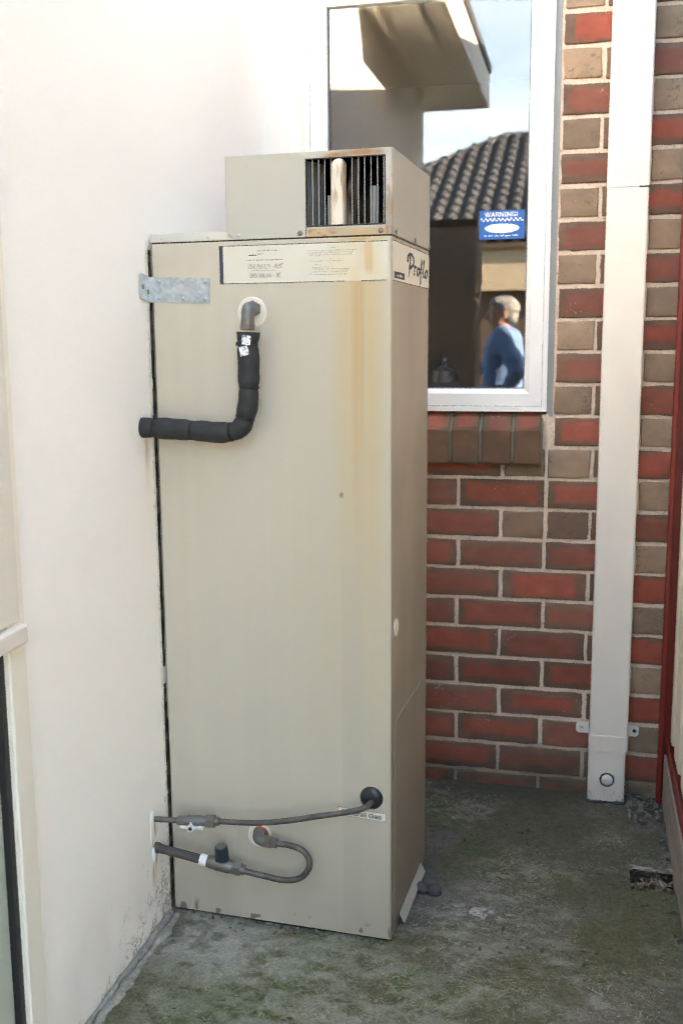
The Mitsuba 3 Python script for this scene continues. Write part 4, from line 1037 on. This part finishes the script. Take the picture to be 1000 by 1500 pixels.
def limb(chain):
    out = []
    for (a, ra), (b, rb) in zip(chain[:-1], chain[1:]):
        pts = []
        for c, r in ((a, ra), (b, rb)):
            s = trimesh.creation.icosphere(subdivisions=2, radius=1.0).vertices * (np.array(r) if np.ndim(r) else r) + np.array(c); pts.append(s)
        out.append(mfd.hull_points(np.vstack(pts)))
    return out


def soft(parts, edge=.018, it=12):
    m = mfd.batch_boolean(parts, manifold3d.OpType.Add).refine_to_length(edge)
    d = m.to_mesh(); t = trimesh.Trimesh(d.vert_properties[:, :3], d.tri_verts)
    trimesh.smoothing.filter_taubin(t, iterations=it); return t


# standing, facing -x, his right side towards the window (+y)
sho = lambda s: (.015, s * .185, 1.315)
MPOS = np.eye(4); MPOS[:3, 3] = (-.455, -4.30, .0)
torso = [((0, 0, .86), (.115, .155, .10)), ((.0, 0, 1.02), (.125, .150, .10)), ((.0, 0, 1.20), (.125, .165, .10)), ((.012, 0, 1.30), (.095, .170, .06)), ((.0, 0, 1.36), (.060, .070, .03))]
armR = [(sho(1), .060), ((.120, .300, 1.09), .046), ((.055, .205, .985), .036)]
armL = [(sho(-1), .060), ((.010, -.235, 1.07), .046), ((-.170, -.170, 1.09), .036)]


def hand(w, d, side):
    w, d = np.array(w, float), np.array(d, float) / np.linalg.norm(d); up = np.cross(d, [0, side, 0]); up /= np.linalg.norm(up); lat = np.cross(d, up)
    ps = limb([(w, .024), (w + d * .05, (.024, .024, .024)), (w + d * .085, .024)])
    for k, L in enumerate((.062, .072, .066, .050)):
        o = w + d * .085 + up * (.027 - .018 * k)
        ps += limb([(o, .0092), (o + d * L * .5 + lat * .006, .0086), (o + d * L + lat * .022, .0078)])
    o = w + d * .03 + up * .024
    ps += limb([(o, .011), (o + d * .035 + up * .018, .010), (o + d * .06 + up * .020, .0085)])
    return ps


skin = limb([((.0, 0, 1.33), .058), ((-.012, 0, 1.41), .056)]) + limb([((-.005, 0, 1.485), (.092, .074, .088)), ((-.030, 0, 1.425), (.070, .060, .055))]) + limb([((-.060, 0, 1.375), (.030, .040, .022)), ((-.035, 0, 1.42), (.050, .055, .045))])
skin += limb([((-.092, 0, 1.480), .010), ((-.116, 0, 1.435), .013)]) + limb([((-.090, 0, 1.432), (.012, .018, .010)), ((-.093, 0, 1.405), (.012, .024, .006))])
for s in (1, -1):
    skin += limb([((.012, s * .074, 1.465), (.018, .010, .030)), ((.014, s * .078, 1.445), (.012, .008, .016))])
    skin += limb([((-.088, s * .032, 1.490), (.010, .022, .006)), ((-.086, s * .050, 1.486), .007)])
body_parts = limb(torso) + limb(armR) + limb(armL)
for s in (1, -1): body_parts += limb([((0, s * .085, .84), .085), ((-.005, s * .095, .47), .058), ((.012, s * .10, .09), .042), ((-.10, s * .105, .035), .032)])
hr_ = hand((.050, .200, .975), (-.25, -.25, -1), 1); hl_ = hand((-.190, -.165, 1.095), (-1, .25, .12), -1)
body = soft(skin + body_parts + hr_ + hl_, .014, 8)
add('person', body, 'mat_skin', smooth=True, M=MPOS)
tag('person', 'grey haired man in a blue shirt and dark trousers, reflected in the window', 'person')
gr_ = lambda ch_, d: [(c, (np.array(r) + d if np.ndim(r) else r + d)) for c, r in ch_]
shirt = soft(limb(gr_(torso[:-1], .013)) + limb([((.010, 0, 1.325), (.085, .10, .030)), ((.0, 0, 1.365), (.066, .070, .016))]) + limb(gr_(armR[:2], .013) + [((.065, .220, 1.000), .049)]) + limb(gr_(armL[:2], .013) + [((-.150, -.178, 1.088), .048)]), .02, 8)
sv = shirt.vertices.copy(); sv += shirt.vertex_normals * (.030 * (meshkit.fbm(sv * [11, 11, 16], 3, 4) - .5))[:, None]; shirt.vertices = sv
add('person__shirt', shirt, 'mat_shirt', smooth=True, M=MPOS)
tro = []
for s in (1, -1): tro += limb([((0, s * .080, .86), .102), ((-.005, s * .095, .47), .078), ((.012, s * .10, .07), .066)])
tro += limb([((0, 0, .85), (.125, .165, .08)), ((0, 0, .905), (.130, .166, .03))])
add('person__trousers', soft(tro, .02, 6), 'mat_trousers', smooth=True, M=MPOS)
for s in (1, -1): add('person__shoe', soft(limb([((.03, s * .10, .045), .046), ((-.09, s * .105, .038), .038), ((-.14, s * .107, .030), .030)]), .015, 6), 'mat_black', smooth=True, M=MPOS)
hair = soft(limb([((.018, 0, 1.500), (.090, .082, .082)), ((-.030, 0, 1.530), (.066, .068, .052))]) + limb([((.040, 0, 1.46), (.058, .072, .060)), ((.052, 0, 1.42), (.040, .058, .030))]), .012, 6)
hv = hair.vertices.copy(); hv += hair.vertex_normals * (.012 * (meshkit.fbm(hv * 40, 3, 9) - .4))[:, None]; hair.vertices = hv
add('person__hair', hair, 'mat_hair', smooth=True, M=MPOS)
